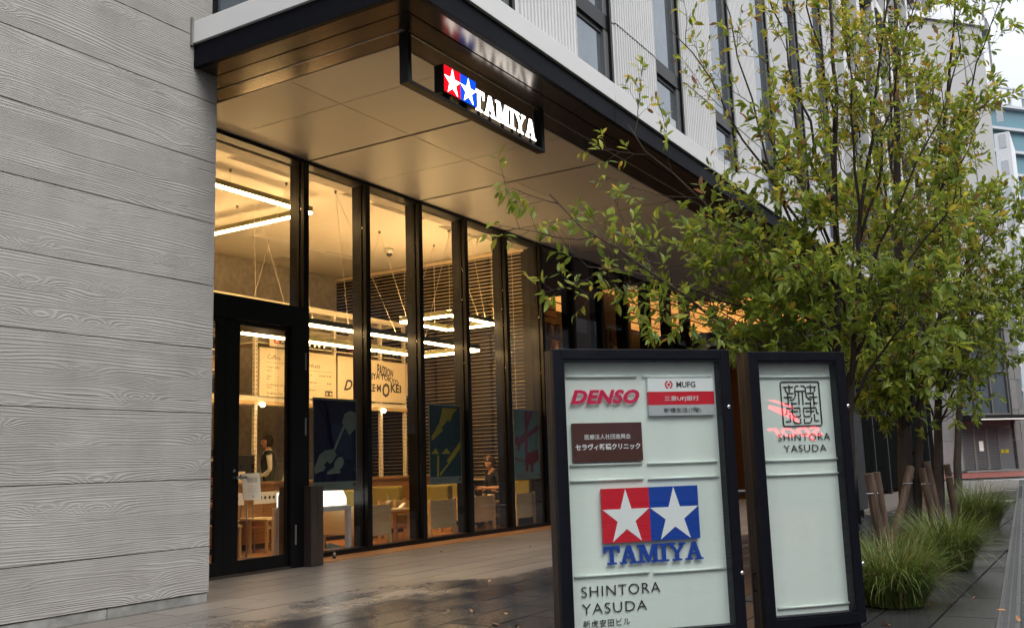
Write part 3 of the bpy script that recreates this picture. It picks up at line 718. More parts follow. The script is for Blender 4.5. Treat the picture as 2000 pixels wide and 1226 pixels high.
structure(MB().box(FX0, XB, YG+.26, YG+.5, ZC-.05, ZC+.001), 'cove', 'back_concrete')
# end wall: dark glazing with horizontal blind slats in front
ew = structure(MB().box(XB+.06, XB+.12, YG+.25, YB+.04, 0, ZC), 'end_wall', 'dark_wall')
for y in (10.6, 12.0, 13.4): MB().box(XB+.02, XB+.058, y-.03, y+.03, 0, ZC).build('wall_post', 'frame_black', ew)
bl = thing('window_blind', 'wide slatted blind hanging down the end wall of the cafe', 'blind', (XB, 12, ZC))
sm = MB().box(-.013, .013, -(YB-YG-.5)/2, (YB-YG-.5)/2, -.002, .002).mesh('slat', 'blind_slat')
z = 5.40; k = 0
while z > .95:
    child('slat', sm, bl, (-.03, (YG+.33+YB)/2-12+.05, z-ZC), (0, math.radians(14), 0)); z -= .074; k += 1
MB().box(XB-.06, XB-.01, YG+.4, YB-.05, 5.43, 5.5).build('head_box', 'blind_slat', bl)
for y in (9.95, 11.3, 12.7, 14.1): MB().box(XB-.058, XB-.054, y, y+.004, .95, 5.43).build('cord', 'paper', bl)
MB().box(XB-.06, XB-.02, YG+.4, YB-.05, .90, .93).build('bottom_bar', 'blind_slat', bl)

# ceiling fittings
def slot(x0, x1, y, label):
    t = thing('slot_diffuser', label, 'air vent', ((x0+x1)/2, y, ZC), 'ceiling slot diffusers')
    MB().box(x0, x1, y-.1, y-.08, ZC-.01, ZC).box(x0, x1, y+.08, y+.1, ZC-.01, ZC).box(x0, x0+.02, y-.08, y+.08, ZC-.01, ZC).box(x1-.02, x1, y-.08, y+.08, ZC-.01, ZC).build('frame', 'ceiling_white', t)
    for q in (-.05, -.018, .018, .05): MB().box(x0+.02, x1-.02, y+q-.005, y+q+.005, ZC-.012, ZC-.001).build('blade', 'ceiling_white', t)
    MB().box(x0+.02, x1-.02, y-.08, y+.08, ZC-.0008, ZC+.001).build('slot_back', 'joint_dark', t)
slot(9.0, 10.55, 9.95, 'long slotted ceiling vent behind the pane over the door')
slot(12.0, 13.4, 9.95, 'slotted ceiling vent seen above the second black poster bay')
slot(14.0, 15.2, 9.95, 'slotted ceiling vent nearest the end wall blind')
slot(12.3, 13.35, 13.0, 'slotted ceiling vent near the back wall, left one')
slot(13.9, 15.2, 13.0, 'slotted ceiling vent near the back wall, right one')
def hatch(x, y, s, label):
    t = thing('square_vent', label, 'air vent', (x, y, ZC), 'square ceiling vents')
    MB().box(x-s, x+s, y-s, y+s, ZC-.006, ZC).build('frame', 'ceiling_white', t)
    for q in range(5): MB().box(x-s+.03, x+s-.03, y-s+.05+q*(2*s-.1)/4-.012, y-s+.05+q*(2*s-.1)/4+.012, ZC-.012, ZC-.0065).build('blade', 'trim_metal', t)
hatch(11.42, 9.9, .14, 'square ceiling vent beside the first glazing bar right of the door')
hatch(14.2, 14.1, .2, 'square ceiling vent close to the concrete back wall')
hatch(13.0, 9.9, .13, 'square ceiling vent over the wordmark board')
dc = thing('dome_camera', 'white dome camera with a black eye on the cafe ceiling', 'camera', (14.88, 11.9, ZC))
MB().lathe((14.88, 11.9, ZC), [(.10, 0), (.10, -.03), (.085, -.07), (.07, -.09)]).build('camera_base', 'table_white', dc, smooth=True)
MB().ball((14.88, 11.9, ZC-.09), .062, nu=14, nv=8).build('dome', 'dark_appliance', dc, smooth=True)

# ------------------------------------------------------------------ hanging light frames
def light_frame(name_label, bars_, z, wires, loc):
    t = thing('pendant_light', name_label, 'light', loc, 'hanging light frames')
    for (x0, y0, x1, y1) in bars_:
        p, q = Vector((x0, y0, z+.055)), Vector((x1, y1, z+.055))
        MB().bar(p, q, .07, .08).build('housing', 'olive_metal', t)
        if z < 5: MB().bar(p+EZ*.0412, q+EZ*.0412, .045, .0016).build('uplight', 'led_up', t)
        MB().bar(p-EZ*.057, q-EZ*.057, .056, .032).build('diffuser', 'led_strip', t)
    for (x, y, xe, ye) in wires:
        MB().tube([(xe, ye, z+.09), (x, y, ZC-.03)], .0035, 4).build('wire', 'rack_cream', t)
        MB().lathe((x, y, ZC), [(.02, 0), (.02, -.03), (.006, -.05)], 8).build('wire_cap', 'trim_metal', t)
pmat('olive_metal', (0.20, 0.19, 0.09), 0.35, metal=0.4)
zz = 5.22
light_frame('highest lit light frame, close under the cafe ceiling at the left', [(7.2, 10.42, 11.07, 10.42), (11.05, 10.46, 11.05, 13.2), (7.2, 13.2, 11.03, 13.2)], zz, [(10.8, 11.8, 11.05, 11.8), (9.4, 10.42, 9.4, 10.42), (11.05, 12.9, 11.05, 12.9)], (9, 11.5, zz))
zz = 3.27
light_frame('longest lit light frame, low over the counter on crossed wires', [(10.22, 9.72, 14.72, 9.72), (10.22, 11.02, 14.72, 11.02), (10.2, 9.76, 10.2, 10.98), (14.74, 9.76, 14.74, 10.98)], zz,
            [(11.14, 9.97, 11.14, 9.72), (11.14, 9.97, 12.3, 9.72), (10.36, 10.26, 10.36, 9.72), (10.36, 10.26, 9.9+.35, 11.0), (10.5, 11.1, 10.5, 11.02), (10.5, 11.1, 11.3, 11.02), (14.3, 10.0, 13.1, 9.72), (14.3, 10.0, 14.3, 9.72), (13.6, 11.1, 14.6, 11.02), (13.6, 11.1, 12.6, 11.02)], (12.4, 10.4, zz))
zz = 3.86
p_ = [at(828, 628, 2, zz), at(905, 614, 2, zz), at(970, 630, 2, zz), at(895, 642, 2, zz)]
x0_, x1_, y0_, y1_ = 14.05, 15.55, 9.86, 10.98
light_frame('smaller square lit light frame in front of the slatted blind', [(x0_, y0_, x1_, y0_), (x0_, y1_, x1_, y1_), (x0_, y0_+.05, x0_, y1_-.05), (x1_, y0_+.05, x1_, y1_-.05)], zz,
            [(14.32, 10.05, 14.1, 9.9), (14.32, 10.05, 15.0, 9.88), (14.74, 9.85, 14.2, 9.86), (14.74, 9.85, 15.2, 9.86), (15.12, 10.97, 15.1, 10.97), (15.12, 10.97, 14.3, 10.97), (15.43, 9.84, 15.5, 9.86), (15.3, 10.4, 15.55, 10.6)], (14.8, 10.4, zz))

# ------------------------------------------------------------------ slotted rack over the counter, with the menu boards
YR = 12.4
rk = thing('shelf_rack', 'cream slotted steel rack standing over the cafe counter', 'rack', (13.5, YR, 0))
def post(x, y, z0, z1):
    m = MB().box(x-.03, x+.03, y-.004, y, z0, z1).box(x-.03, x-.026, y, y+.06, z0, z1)
    h = m.build('upright', 'rack_cream', rk)
    d = MB(); z = z0+.06
    while z < z1-.04: d.box(x-.006, x+.010, y-.0055, y-.0042, z, z+.022).box(x-.0315, x-.0302, y+.018, y+.034, z, z+.022); z += .075
    d.build('slots', 'print_ink', h)
px_ = [9.3, 10.6, 11.40, 11.82, 13.82, 15.2, 15.98]
for x in px_:
    post(x, YR, .95 if x not in (13.82, 11.40) else 2.3, 4.18)
    post(x, YR+.75, .95 if x in (11.40, 13.82, 15.2) else 2.4, 4.18)
for z in (4.09, 3.80, 2.38):
    MB().box(9.3, 16.0, YR-.006, YR+.034, z, z+.10).build('beam', 'rack_cream', rk)
    MB().box(9.3, 16.0, YR+.72, YR+.76, z, z+.10).build('beam', 'rack_cream', rk)
for x in px_:
    MB().box(x-.02, x+.02, YR+.035, YR+.72, 4.12, 4.17).box(x-.02, x+.02, YR+.035, YR+.72, 3.86, 3.91).build('cross_beam', 'rack_cream', rk)
for a, b in ((9.3, 10.6), (11.82, 13.8), (13.83, 15.98)):
    MB().box(a+.02, b-.02, YR+.04, YR+.70, 3.35+.06, 3.43).build('shelf', 'rack_cream', rk)
MB().box(11.85, 15.95, YR+.04, YR+.70, 4.183, 4.20).build('shelf', 'rack_cream', rk)
for z in (2.46, 2.86, 3.2): MB().box(9.3, 11.4, YR+.04, YR+.70, z, z+.025).build('shelf', 'rack_cream', rk)
MB().box(9.3, 16.0, YR-.03, YR-.008, 2.33, 2.395).build('wood_rail', 'chair_wood', rk)
for x, l in ((11.92, 'round lit bulb under the coffee menu board'), (15.2, 'round lit bulb under the car wordmark board')):
    t = thing('rail_bulb', l, 'bulb', (x, YR-.06, 2.33), 'bulbs under the menu rail')
    MB().lathe((x, YR-.06, 2.33), [(.018, .06), (.018, .02)], 10).build('socket', 'rack_cream', t)
    MB().ball((x, YR-.06, 2.33), .045, nu=12, nv=8).build('globe', 'led_bulb', t, smooth=True)
YM = YR-.045
def board(x0, x1, z0, z1, label):
    t = thing('menu_board', label, 'menu', ((x0+x1)/2, YM, z0), 'boards on the rack')
    MB().box(x0, x1, YM, YM+.03, z0, z1).build('board_face', 'menu_face', t, bev=.003)
    return t
b1 = board(11.86, 13.80, 2.48, 3.33, 'cream coffee price board with two columns of small print')
ink = MB(); oy = YM-.0015
def mt(s, x, z, h): put_text(ink, s, h/.7, (x, oy, z), EX, EZ, -EY, res=1, extrude=.0005)
mt('Coffee', 12.03, 3.13, .085)
ink.box(12.03, 12.92, oy, oy+.001, 3.075, 3.080)
for i, (a, bsub) in enumerate((("Today's coffee", 'Mild blend'), ('Latte', 'Milk'), ('Decaffeinated coffee', 'Mild blend'), ('Decaffeinated latte', 'Milk'))):
    z = 2.965-.148*i
    mt(a, 12.03, z, .036); mt(bsub, 12.03, z-.045, .022)
    mt('HOT', 12.62, z-.005, .036); mt('ICED', 12.62, z-.06, .036); mt('¥ 440', 12.78, z-.005, .032); mt('¥ 440', 12.78, z-.06, .032)
mt('Others', 13.02, 3.05, .085); ink.box(13.02, 13.72, oy, oy+.001, 2.995, 3.0)
for i, a in enumerate(('Cocoa', 'Orange juice', 'Apple juice')):
    z = 2.90-.14*i; mt(a, 13.02, z, .036); mt('¥ 440', 13.55, z, .036)
mt('HOT/ICED', 13.33, 2.90, .03)
ink.build('lettering', 'print_ink', b1)
lg = MB(); lg.box(13.50, 13.60, oy, oy+.001, 2.545, 2.645, 0).box(13.602, 13.70, oy, oy+.001, 2.545, 2.645, 0)
star(lg, 13.55, 2.595, .095, .09, (0, oy-.0005, 0), EX, EZ, -EY, .001, 1); star(lg, 13.651, 2.595, .095, .09, (0, oy-.0005, 0), EX, EZ, -EY, .001, 1)
lg.build('emblem', ['print_ink', 'menu_face'], b1)
b2 = board(13.86, 15.93, 2.50, 3.33, 'cream board with black lettering shaped like a small car')
wm = MB()
def wt(s, x, z, w, h, sh=0.0, warp=None): put_text(wm, s, .2, (x, oy, z), EX, EZ, -EY, width=w, height=h, shear=sh, offset=.006, res=2, extrude=.0005, warp=warp)
wt('DO', 14.02, 2.66, .50, .26, .35, lambda x, y, q: (x, y*(.75+.6*x)+.02, q))
wt('PASSION', 15.02, 3.02, .50, .20, .1, lambda x, y, q: (x+.25*y*(x-.15), y*(1+.25*math.cos(x*6)), q))
wt('TAMIYA·TOKYO', 14.50, 2.87, 1.20, .12, .0, lambda x, y, q: (x, y*(1.0+.15*math.sin(x*5))+.10*math.sin(min(1, x/1.2)*PI)-.02, q))
wt('KE·M', 14.75, 2.70, .38, .15, .0)
wt('O', 15.17, 2.60, .24, .29, .1)
wt('KEI', 15.44, 2.69, .34, .20, .0, lambda x, y, q: (x, y*(1-.7*x)+.02, q))
wm.build('lettering', 'print_ink', b2)
b3 = board(15.99, 16.40, 2.66, 3.33, 'narrow cream board reading CA beside the car wordmark')
c3 = MB(); put_text(c3, 'CA', .2, (16.09, oy, 2.93), EX, EZ, -EY, height=.13, res=2, extrude=.0005, offset=.003); c3.build('lettering', 'print_ink', b3)
# little framed picture and model trucks above the boards
fp = thing('framed_emblem', 'small framed red and black star emblem above the coffee board', 'picture', (12.3, YR-.02, 3.42))
MB().box(12.10, 12.62, YR-.035, YR-.02, 3.36, 3.70).build('mount', 'menu_face', fp)
lg = MB().box(12.2, 12.34, YR-.0375, YR-.0355, 3.42, 3.56, 0).box(12.342, 12.48, YR-.0375, YR-.0355, 3.42, 3.56, 1)
star(lg, 12.27, 3.49, .13, .13, (0, YR-.038, 0), EX, EZ, -EY, .001, 2); star(lg, 12.411, 3.49, .13, .13, (0, YR-.038, 0), EX, EZ, -EY, .001, 2)
lg.build('emblem', ['print_red', 'print_ink', 'menu_face'], fp)
def model_truck(x, label, mat):
    y, z = YR+.12, 3.432
    t = thing('model_truck', label, 'model truck', (x, y, z), 'model trucks on the rack shelf')
    MB().prism([(-.28, .05), (.28, .05), (.28, .11), (.16, .12), (.10, .21), (-.02, .21), (-.06, .12), (-.28, .12)], (x, y-.08, z), EX, EZ, EY, .16).build('body', mat, t, bev=.006)
    for dx in (-.2, -.06, .06, .2):
        wv = MB().tube([(x+dx, y-.1, z+.045), (x+dx, y-.05, z+.045)], .045, 12).build('wheel', 'dark_appliance', t)
        MB().tube([(x+dx, y-.103, z+.045), (x+dx, y-.1, z+.045)], .022, 10).build('rim', 'steel', wv)
model_truck(13.35, 'black model truck on the rack above the coffee board', 'dark_appliance')
model_truck(14.75, 'dark red model truck on the rack above the car wordmark', 'poster_wine')
model_truck(15.55, 'green black model truck at the right end of the rack shelf', 'poster_teal')
for i, (x, z, w, h, c, l) in enumerate(((9.6, 2.89, .4, .22, 'cup_paper', 'cream box on the middle shelf at the far left of the rack'), (10.9, 2.49, .35, .25, 'poster_navy', 'navy box on the lowest rack shelf by the door stile'), (10.95, 2.89, .32, .22, 'counter_wood', 'brown box on the middle rack shelf by the door stile'), (11.15, 3.23, .3, .2, 'dark_appliance', 'black box on the top rack shelf by the door stile'))):
    t = thing('storage_box', l, 'box', (x, YR+.2, z), 'boxes on the rack shelves')
    MB().box(x-w/2, x+w/2, YR+.08, YR+.4, z, z+h-.04).build('box_body', c, t, bev=.005); MB().box(x-w/2-.006, x+w/2+.006, YR+.074, YR+.406, z+h-.038, z+h).build('lid', c, t)

# ------------------------------------------------------------------ counter and what stands on it
ct = thing('cafe_counter', 'long brown timber serving counter behind the chairs', 'counter', (12.5, 11.6, 0))
for i in range(12):
    MB().box(8.2+.69*i+.003, 8.2+.69*(i+1)-.003, 11.30, 11.33, .1, .985).build('front_panel', 'counter_wood', ct)
MB().box(8.2, 16.3, 11.332, 12.0, .02, .98).build('carcass', 'dark_wall', ct)
MB().box(8.15, 16.35, 11.27, 12.05, .987, 1.03).build('worktop', 'counter_wood', ct, bev=.004)
bc = thing('back_counter', 'dark back counter behind the barista', 'counter', (12.5, 14.2, 0))
MB().box(8.0, 16.2, 13.9, 14.66, 0, .93).build('carcass', 'dark_wall', bc); MB().box(8.0, 16.2, 13.86, 14.68, .932, .97).build('worktop', 'dark_appliance', bc, bev=.003)
RC = thing('rack_plinth', 'low dark plinth that carries the cream rack behind the counter', 'counter', (12.6, 12.7, 0))
MB().box(9.2, 16.2, 12.38, 13.2, 0, .90).build('carcass', 'counter_wood', RC); MB().box(9.2, 16.2, 12.36, 13.22, .902, .95).build('worktop', 'counter_wood', RC)
em = thing('espresso_machine', 'black espresso machine with a blue light behind the counter', 'coffee machine', (12.0, 14.2, .97))
MB().box(11.5, 12.3, 13.95, 14.5, 1.02, 1.18).box(11.52, 12.28, 14.2, 14.48, 1.182, 1.5).box(11.5, 12.3, 13.95, 14.5, 1.502, 1.62).build('machine_body', 'dark_appliance', em, bev=.01)
for x in (11.62, 12.18): MB().box(x-.03, x+.03, 14.0, 14.4, .972, 1.018).build('foot', 'steel', em)
for x in (11.7, 12.1): MB().tube([(x, 14.05, 1.49), (x, 14.05, 1.40)], .04, 12).tube([(x, 14.02, 1.41), (x, 13.84, 1.38)], .014, 8).build('group_head', 'steel', em)
MB().box(11.56, 11.60, 13.944, 13.95, 1.53, 1.57).build('lamp', 'blue_led', em)
for i, (x, h, l) in enumerate(((12.6, .5, 'tall black coffee grinder next to the espresso machine'), (12.85, .42, 'shorter black coffee grinder closest to the barista'))):
    g = thing('coffee_grinder', l, 'grinder', (x, 14.15, .97), 'coffee grinders')
    MB().box(x-.09, x+.09, 14.0, 14.3, .972, .972+h*.6).build('grinder_body', 'dark_appliance', g, bev=.01)
    MB().lathe((x, 14.15, .972+h*.6), [(.05, 0), (.09, .03), (.1, h*.35), (.09, h*.4)], 12).build('hopper', 'steel', g, smooth=True)
pos = thing('till_screen', 'black till screen standing on the counter by the door', 'till', (10.95, 11.75, 1.03))
MB().box(10.78, 11.22, 11.78, 11.81, 1.16, 1.46).build('screen', 'dark_appliance', pos, bev=.005); MB().box(10.96, 11.04, 11.81, 11.85, 1.05, 1.25).box(10.88, 11.12, 11.72, 11.9, 1.032, 1.05).build('stand', 'steel', pos)
for i, (x, n) in enumerate(((11.90, 9), (12.02, 7), (12.14, 8))):
    t = thing('cup_stack', ('tallest', 'shortest', 'right hand')[i]+' stack of paper cups on the counter by the barista', 'cups', (x, 11.7, 1.03), 'stacks of paper cups')
    for k in range(n): MB().lathe((x, 11.7, 1.032+.024*k), [(.042, 0), (.032, .085)], 14).build('cup', 'cup_paper', t, smooth=True)
tip = thing('counter_card', 'small cream card lying on the counter before the cups', 'card', (11.6, 11.5, 1.03))
MB().prism([(0, 0), (.09, 0), (.05, .09), (.04, .09)], (11.55, 11.45, 1.031), EX, EZ, EY, .07).build('card_fold', 'paper', tip)
cs = thing('glass_screen', 'low clear glass screen along the counter edge', 'screen', (12.3, 11.32, 1.03))
MB().box(10.9, 13.2, 11.36, 11.366, 1.032, 1.22).build('pane', 'case_glass', cs); MB().box(10.9, 10.92, 11.35, 11.376, 1.032, 1.225).box(13.18, 13.2, 11.35, 11.376, 1.032, 1.225).build('clip', 'steel', cs)
gc = thing('sign_card', 'small black logo card standing left of the first poster', 'card', (10.55, 11.42, 1.03))
MB().box(10.50, 10.66, 11.40, 11.408, 1.032, 1.20).build('card_face', 'cup_paper', gc); MB().tube([(10.58, 11.398, 1.12), (10.58, 11.3985, 1.12)], .04, 14).build('emblem', 'print_ink', gc)

# ------------------------------------------------------------------ furniture near the glass
def arm_chair(loc, rz, label):
    t = thing('arm_chair', label, 'armchair', loc, 'armchairs along the shop front', rotz=rz, local=True)
    # local: sitter looks along +x; wooden side panels left and right, olive cushions
    for s in (-1, 1):
        p = MB().box(-.36, .36, s*.36-.016, s*.36+.016, .16, .62); p.build('side_panel', 'chair_wood', t, bev=.004)
        for x in (-.36, .33): MB().box(x, x+.045, s*.36-.03, s*.36+.03, 0, .64).build('leg', 'chair_wood', t, bev=.003)
    MB().box(-.30, .36, -.335, .335, .20, .26).build('seat_frame', 'chair_wood', t)
    MB().box(-.22, .36, -.33, .33, .262, .42).build('seat_cushion', 'olive_fabric', t, bev=.03)
    MB().box(-.36, -.20, -.335, .335, .42, .86).build('back_cushion', 'olive_fabric', t, bev=.04)
    MB().box(-.40, -.365, -.335, .335, .20, .62).build('back_panel', 'chair_wood', t)
    return t
ac = arm_chair((11.64, 10.02, 0.012), 0.0, 'armchair nearest the door, cut off by a black glazing bar')
dup(ac, (13.36, 9.98, .012), PI, 'olive armchair under the yellow poster, its side panel to the glass')
dup(ac, (15.0, 10.25, .012), 0.0, 'armchair left of the seated woman, only its end showing')
dup(ac, (16.18, 10.05, .012), PI, 'olive armchair under the red poster, next to the blind')
dup(ac, (13.25, 11.0-.05, .012), PI, 'olive armchair on the far side of the first low table')
def low_table(loc, label):
    t = thing('low_table', label, 'table', loc, 'low wooden tables', local=True)
    MB().box(-.30, .30, -.27, .27, .475, .505).build('table_top', 'chair_wood', t, bev=.004)
    for x in (-.27, .27):
        for y in (-.24, .24): MB().box(x-.025, x+.025, y-.025, y+.025, 0, .474).build('leg', 'chair_wood', t)
    for x in (-.27, .27): MB().box(x-.012, x+.012, -.214, .214, .42, .472).build('rail', 'chair_wood', t)
    return t
lt = low_table((12.65, 10.22, .012), 'low wooden table holding a straw cup and papers')
dup(lt, (15.55, 10.25, .012), 0, 'low wooden table with a phone before the seated woman')
TZ = .517+.001
cup = thing('takeaway_cup', 'cream lidded cup with a straw on the low table', 'cup', (12.55, 10.12, TZ))
MB().lathe((12.55, 10.12, TZ), [(.032, 0), (.045, .12)], 16).build('cup_body', 'cup_paper', cup, smooth=True); MB().lathe((12.55, 10.12, TZ+.121), [(.048, 0), (.046, .012), (.036, .022)], 16).build('lid', 'paper', cup)
MB().tube([(12.55, 10.12, TZ+.14), (12.54, 10.12, TZ+.21), (12.50, 10.11, TZ+.245)], .0035, 6).build('straw', 'paper', cup)
tr = thing('serving_tray', 'small tray of papers beside the straw cup', 'tray', (12.68, 10.1, TZ))
MB().box(12.61, 12.86, 10.0, 10.17, TZ, TZ+.012).build('tray_base', 'paper', tr, bev=.003); MB().prism([(0, 0), (.1, 0), (.13, .08), (.125, .08)], (12.80, 10.05, TZ+.0125), EX, EZ, EY, .08).build('folded_card', 'paper', tr)
sc_ = thing('dessert_cup', 'low white dish near the armchair end, left of the straw cup', 'dish', (12.42, 10.35, TZ))
MB().lathe((12.42, 10.35, TZ), [(.03, 0), (.05, .045), (.052, .048), (.046, .046)], 14).build('dish_body', 'paper', sc_, smooth=True)
c2 = thing('paper_cup', 'short white lidded cup on the table near the woman', 'cup', (15.32, 10.3, TZ))
MB().lathe((15.32, 10.3, TZ), [(.035, 0), (.048, .085)], 14).build('cup_body', 'paper', c2, smooth=True); MB().lathe((15.32, 10.3, TZ+.086), [(.052, 0), (.05, .014), (.03, .02)], 14).build('lid', 'paper', c2)
ph = thing('phone', 'pale phone propped on the low table before the woman', 'phone', (15.7, 10.2, TZ))
MB().prism([(0, 0), (.012, 0), (.085, .12), (.073, .12)], (15.64, 10.17, TZ), EX, EZ, EY, .075).build('phone_body', 'paper', ph, bev=.002); MB().box(15.69, 15.75, 10.18, 10.24, TZ, TZ+.012).build('prop', 'print_black', ph)

# white table with a lit box, floor stands, counter chairs
wt_ = thing('display_table', 'tall white table with square legs just inside the glass', 'table', (10.55, 9.9, 0))
MB().box(10.15, 10.95, 9.52, 10.30, .60, .665).build('table_top', 'table_white', wt_, bev=.003)
for x in (10.15, 10.885):
    for y in (9.52, 10.235): MB().box(x, x+.065, y, y+.065, .012, .598).build('leg', 'table_white', wt_)
lb_ = thing('light_box', 'glowing white display box on the white table', 'light box', (10.55, 9.9, .665))
MB().box(10.2, 10.92, 9.56, 10.26, .668, .675).build('box_base', 'table_white', lb_)
MB().prism([(0, 0), (.70, 0), (.70, .2), (.06, .2), (0, .10)], (10.21, 9.57, .677), EY, EZ, EX, .69).build('diffuser', 'lightbox', lb_)
fs_ = thing('floor_sign', 'tilted white notice on a thin floor pole by the door', 'sign stand', (9.74, 10.35, .012))
MB().tube([(9.74, 10.37, .02), (9.74, 10.37, .86)], .012, 8).build('pole', 'trim_metal', fs_, smooth=True)
MB().lathe((9.74, 10.37, .012), [(.13, 0), (.13, .008), (.02, .014)], 20).build('foot_plate', 'trim_metal', fs_)
pn = MB().prism([(-.16, .80), (.17, .80), (.13, 1.17), (-.20, 1.165)], (9.80, 10.33, 0), EX, EZ, EY, .012).build('notice', 'paper', fs_)
q = MB()
for (a, b, c, d) in ((-.10, .02, 1.04, 1.11), (.03, .09, 1.04, 1.11), (-.10, .08, .99, .995), (-.10, .10, .955, .96), (-.08, .06, .93, .935), (-.08, .10, .905, .91), (.0, .035, .83, .86)): q.box(9.80+a, 9.80+b, 10.3285, 10.3295, c, d)
q.build('print_marks', 'print_grey', pn)
ws = thing('leaflet_stand', 'white rounded tube stand holding a narrow panel by the door', 'stand', (9.66, 9.62, .012))
pts = [(9.60, 9.62, .06)]+[(9.60, 9.62, .85)]+[(9.72-.12*math.cos(a), 9.62, .83+.10*math.sin(a)) for a in (0.3, .7, 1.1, PI/2, PI-1.1, PI-.7, PI-.3)]+[(9.84, 9.62, .85), (9.84, 9.62, .06)]
MB().tube(pts, .012, 8).build('tube_frame', 'table_white', ws, smooth=True)
MB().box(9.63, 9.81, 9.612, 9.628, .22, .84).build('panel', 'rack_cream', ws, bev=.004)
MB().tube([(9.28, 9.60, .03), (9.60, 9.62, .03), (9.84, 9.62, .03), (9.95, 9.66, .03)], .016, 8).tube([(9.60, 9.62, .12), (9.84, 9.62, .12)], .01, 6).build('foot', 'table_white', ws, smooth=True)
def counter_chair(x, label):
    t = thing('counter_chair', label, 'chair', (x, 10.95, .012), 'chairs with a punched backrest', local=True)
    b = MB().box(-.27, .27, -.01, .01, .70, .875).build('backrest', 'rack_cream', t, bev=.004)
    h = MB()
    for q in (-.13, -.045, .045, .13): h.tube([(q, -.0125, .79), (q, -.0108, .79)], .026, 12)
    h.build('holes', 'print_ink', b)
    for s in (-1, 1):
        MB().tube([(s*.25, -.0+.02, .70), (s*.24, .04, .52), (s*.21, .06, .46), (s*.21, .4, .46)], .010, 6).build('back_frame', 'trim_metal', t)
        MB().tube([(s*.21, .06, .455), (s*.24, .0, 0)], .011, 6).build('leg', 'trim_metal', t); MB().tube([(s*.21, .4, .455), (s*.24, .46, 0)], .011, 6).build('leg', 'trim_metal', t)
    MB().box(-.22, .22, .04, .44, .462, .49).build('seat', 'rack_cream', t, bev=.006)
    return t
cc = counter_chair(9.95, 'counter chair left of the thin floor pole, back to the street')
dup(cc, (10.68, 10.95, .012), 0, 'counter chair right of the thin floor pole, back to the street')
ft = thing('side_stool', 'low wooden stool between the counter chairs and the white table', 'stool', (10.55, 10.75, .012))
MB().box(10.33, 10.80, 10.58, 10.98, .472, .50).build('seat', 'chair_wood', ft, bev=.004)
for x in (10.34, 10.76):
    for y in (10.60, 10.94): MB().box(x, x+.035, y, y+.035, .012, .47).build('leg', 'chair_wood', ft)
for y in (10.61, 10.95): MB().box(10.376, 10.759, y, y+.016, .36, .39).build('rail', 'chair_wood', ft)

# sneakers seen under the table and the armchair
def sneaker(x, y, rz, label, mat):
    t = thing('sneaker', label, 'shoe', (x, y, .012), None, rotz=rz, local=True)
    MB().prism([(-.13, -.04), (.06, -.048), (.13, -.03), (.145, 0), (.13, .03), (.06, .042), (-.13, .036)], (0, 0, 0), EX, EY, EZ, .028).build('sole', 'shoe_sole', t, bev=.006)
    m = MB(); sec = [(-.125, .036, .10, .0), (-.08, .038, .105, 0), (-.03, .04, .10, 0), (.03, .042, .075, 0), (.09, .038, .055, 0), (.135, .02, .04, 0)]
    for x_, w, h, _ in sec:
        for k in range(9):
            a = PI*k/8; m.v.append((x_, w*math.cos(a), .029+(h-.029)*math.sin(a)**.7))
    for i in range(len(sec)-1):
        for k in range(8): m.f.append((i*9+k, i*9+k+1, (i+1)*9+k+1, (i+1)*9+k)); m.m.append(0)
    m.f.append(tuple(range(9))); m.m.append(0)
    m.build('upper', mat, t, smooth=True)
    l = MB()
    for q in range(4): l.tube([(.0+.022*q, -.028, .092-.008*q), (.006+.022*q, 0, .106-.01*q), (.0+.022*q, .028, .092-.008*q)], .004, 5)
    l.build('laces', 'paper', t)
sneaker(11.05, 9.95, -.5, 'grey patterned sneaker under the white table', 'shoe_grey')
sneaker(11.32, 9.62, .2, 'pale sneaker under the armchair nearest the door', 'cup_paper')

# posters hung inside the glass
def poster(x0, x1, z0, z1, label, base, shapes):
    t = thing('poster', label, 'poster', ((x0+x1)/2, YG+.07, z0), 'posters hung inside the glass')
    y = YG+.075
    MB().box(x0, x1, y, y+.006, z0, z1).build('sheet', 'poster_pale', t)
    f = MB().box(x0+.02, x1-.02, y-.0012, y-.0002, z0+.12, z1-.03, 0)
    W, H, bx, bz = x1-x0-.04, z1-z0-.15, x0+.02, z0+.12
    for i, (mi, pl) in enumerate(shapes):
        f.prism([(bx+a*W, bz+b*H) for a, b in pl], (0, y-.0014-.0003*i, 0), EX, EZ, -EY, .0002, mi)
    f.build('print', base, t)
    q = MB()
    for i in range(2): q.box(x0+.03, x0+.03+(.5-.16*i)*(x1-x0), y-.0012, y-.0004, z0+.075-.03*i, z0+.082-.03*i)
    q.box(x1-.09, x1-.03, y-.0012, y-.0004, z0+.05, z0+.09)
    q.build('caption', 'print_ink', t)
def ell(cx, cz, rx, rz, a0=0, n=18):
    return [(cx+rx*math.cos(2*PI*k/n)*math.cos(a0)-rz*math.sin(2*PI*k/n)*math.sin(a0), cz+rx*math.cos(2*PI*k/n)*math.sin(a0)+rz*math.sin(2*PI*k/n)*math.cos(a0)) for k in range(n)]
poster(9.985, 10.90, .895, 2.185, 'navy poster of a pale hand holding a flat bladed tool', ['poster_navy', 'poster_pale'],
       [(1, [(.66, .73), (.84, .57), (.999, .66), (.999, .86), (.86, .88), (.72, .84)]), (1, [(.42, .36), (.47, .355), (.74, .68), (.69, .70)]), (1, [(.0, .16), (.12, .33), (.25, .38), (.45, .40), (.53, .33), (.44, .25), (.2, .14), (.02, .10)]), (1, ell(.58, .22, .12, .075, .3)), (0, [(.22, .20), (.30, .25), (.41, .20), (.32, .15)]), (1, [(.30, .12), (.5, .19), (.62, .12), (.6, .10), (.3, .09)])])
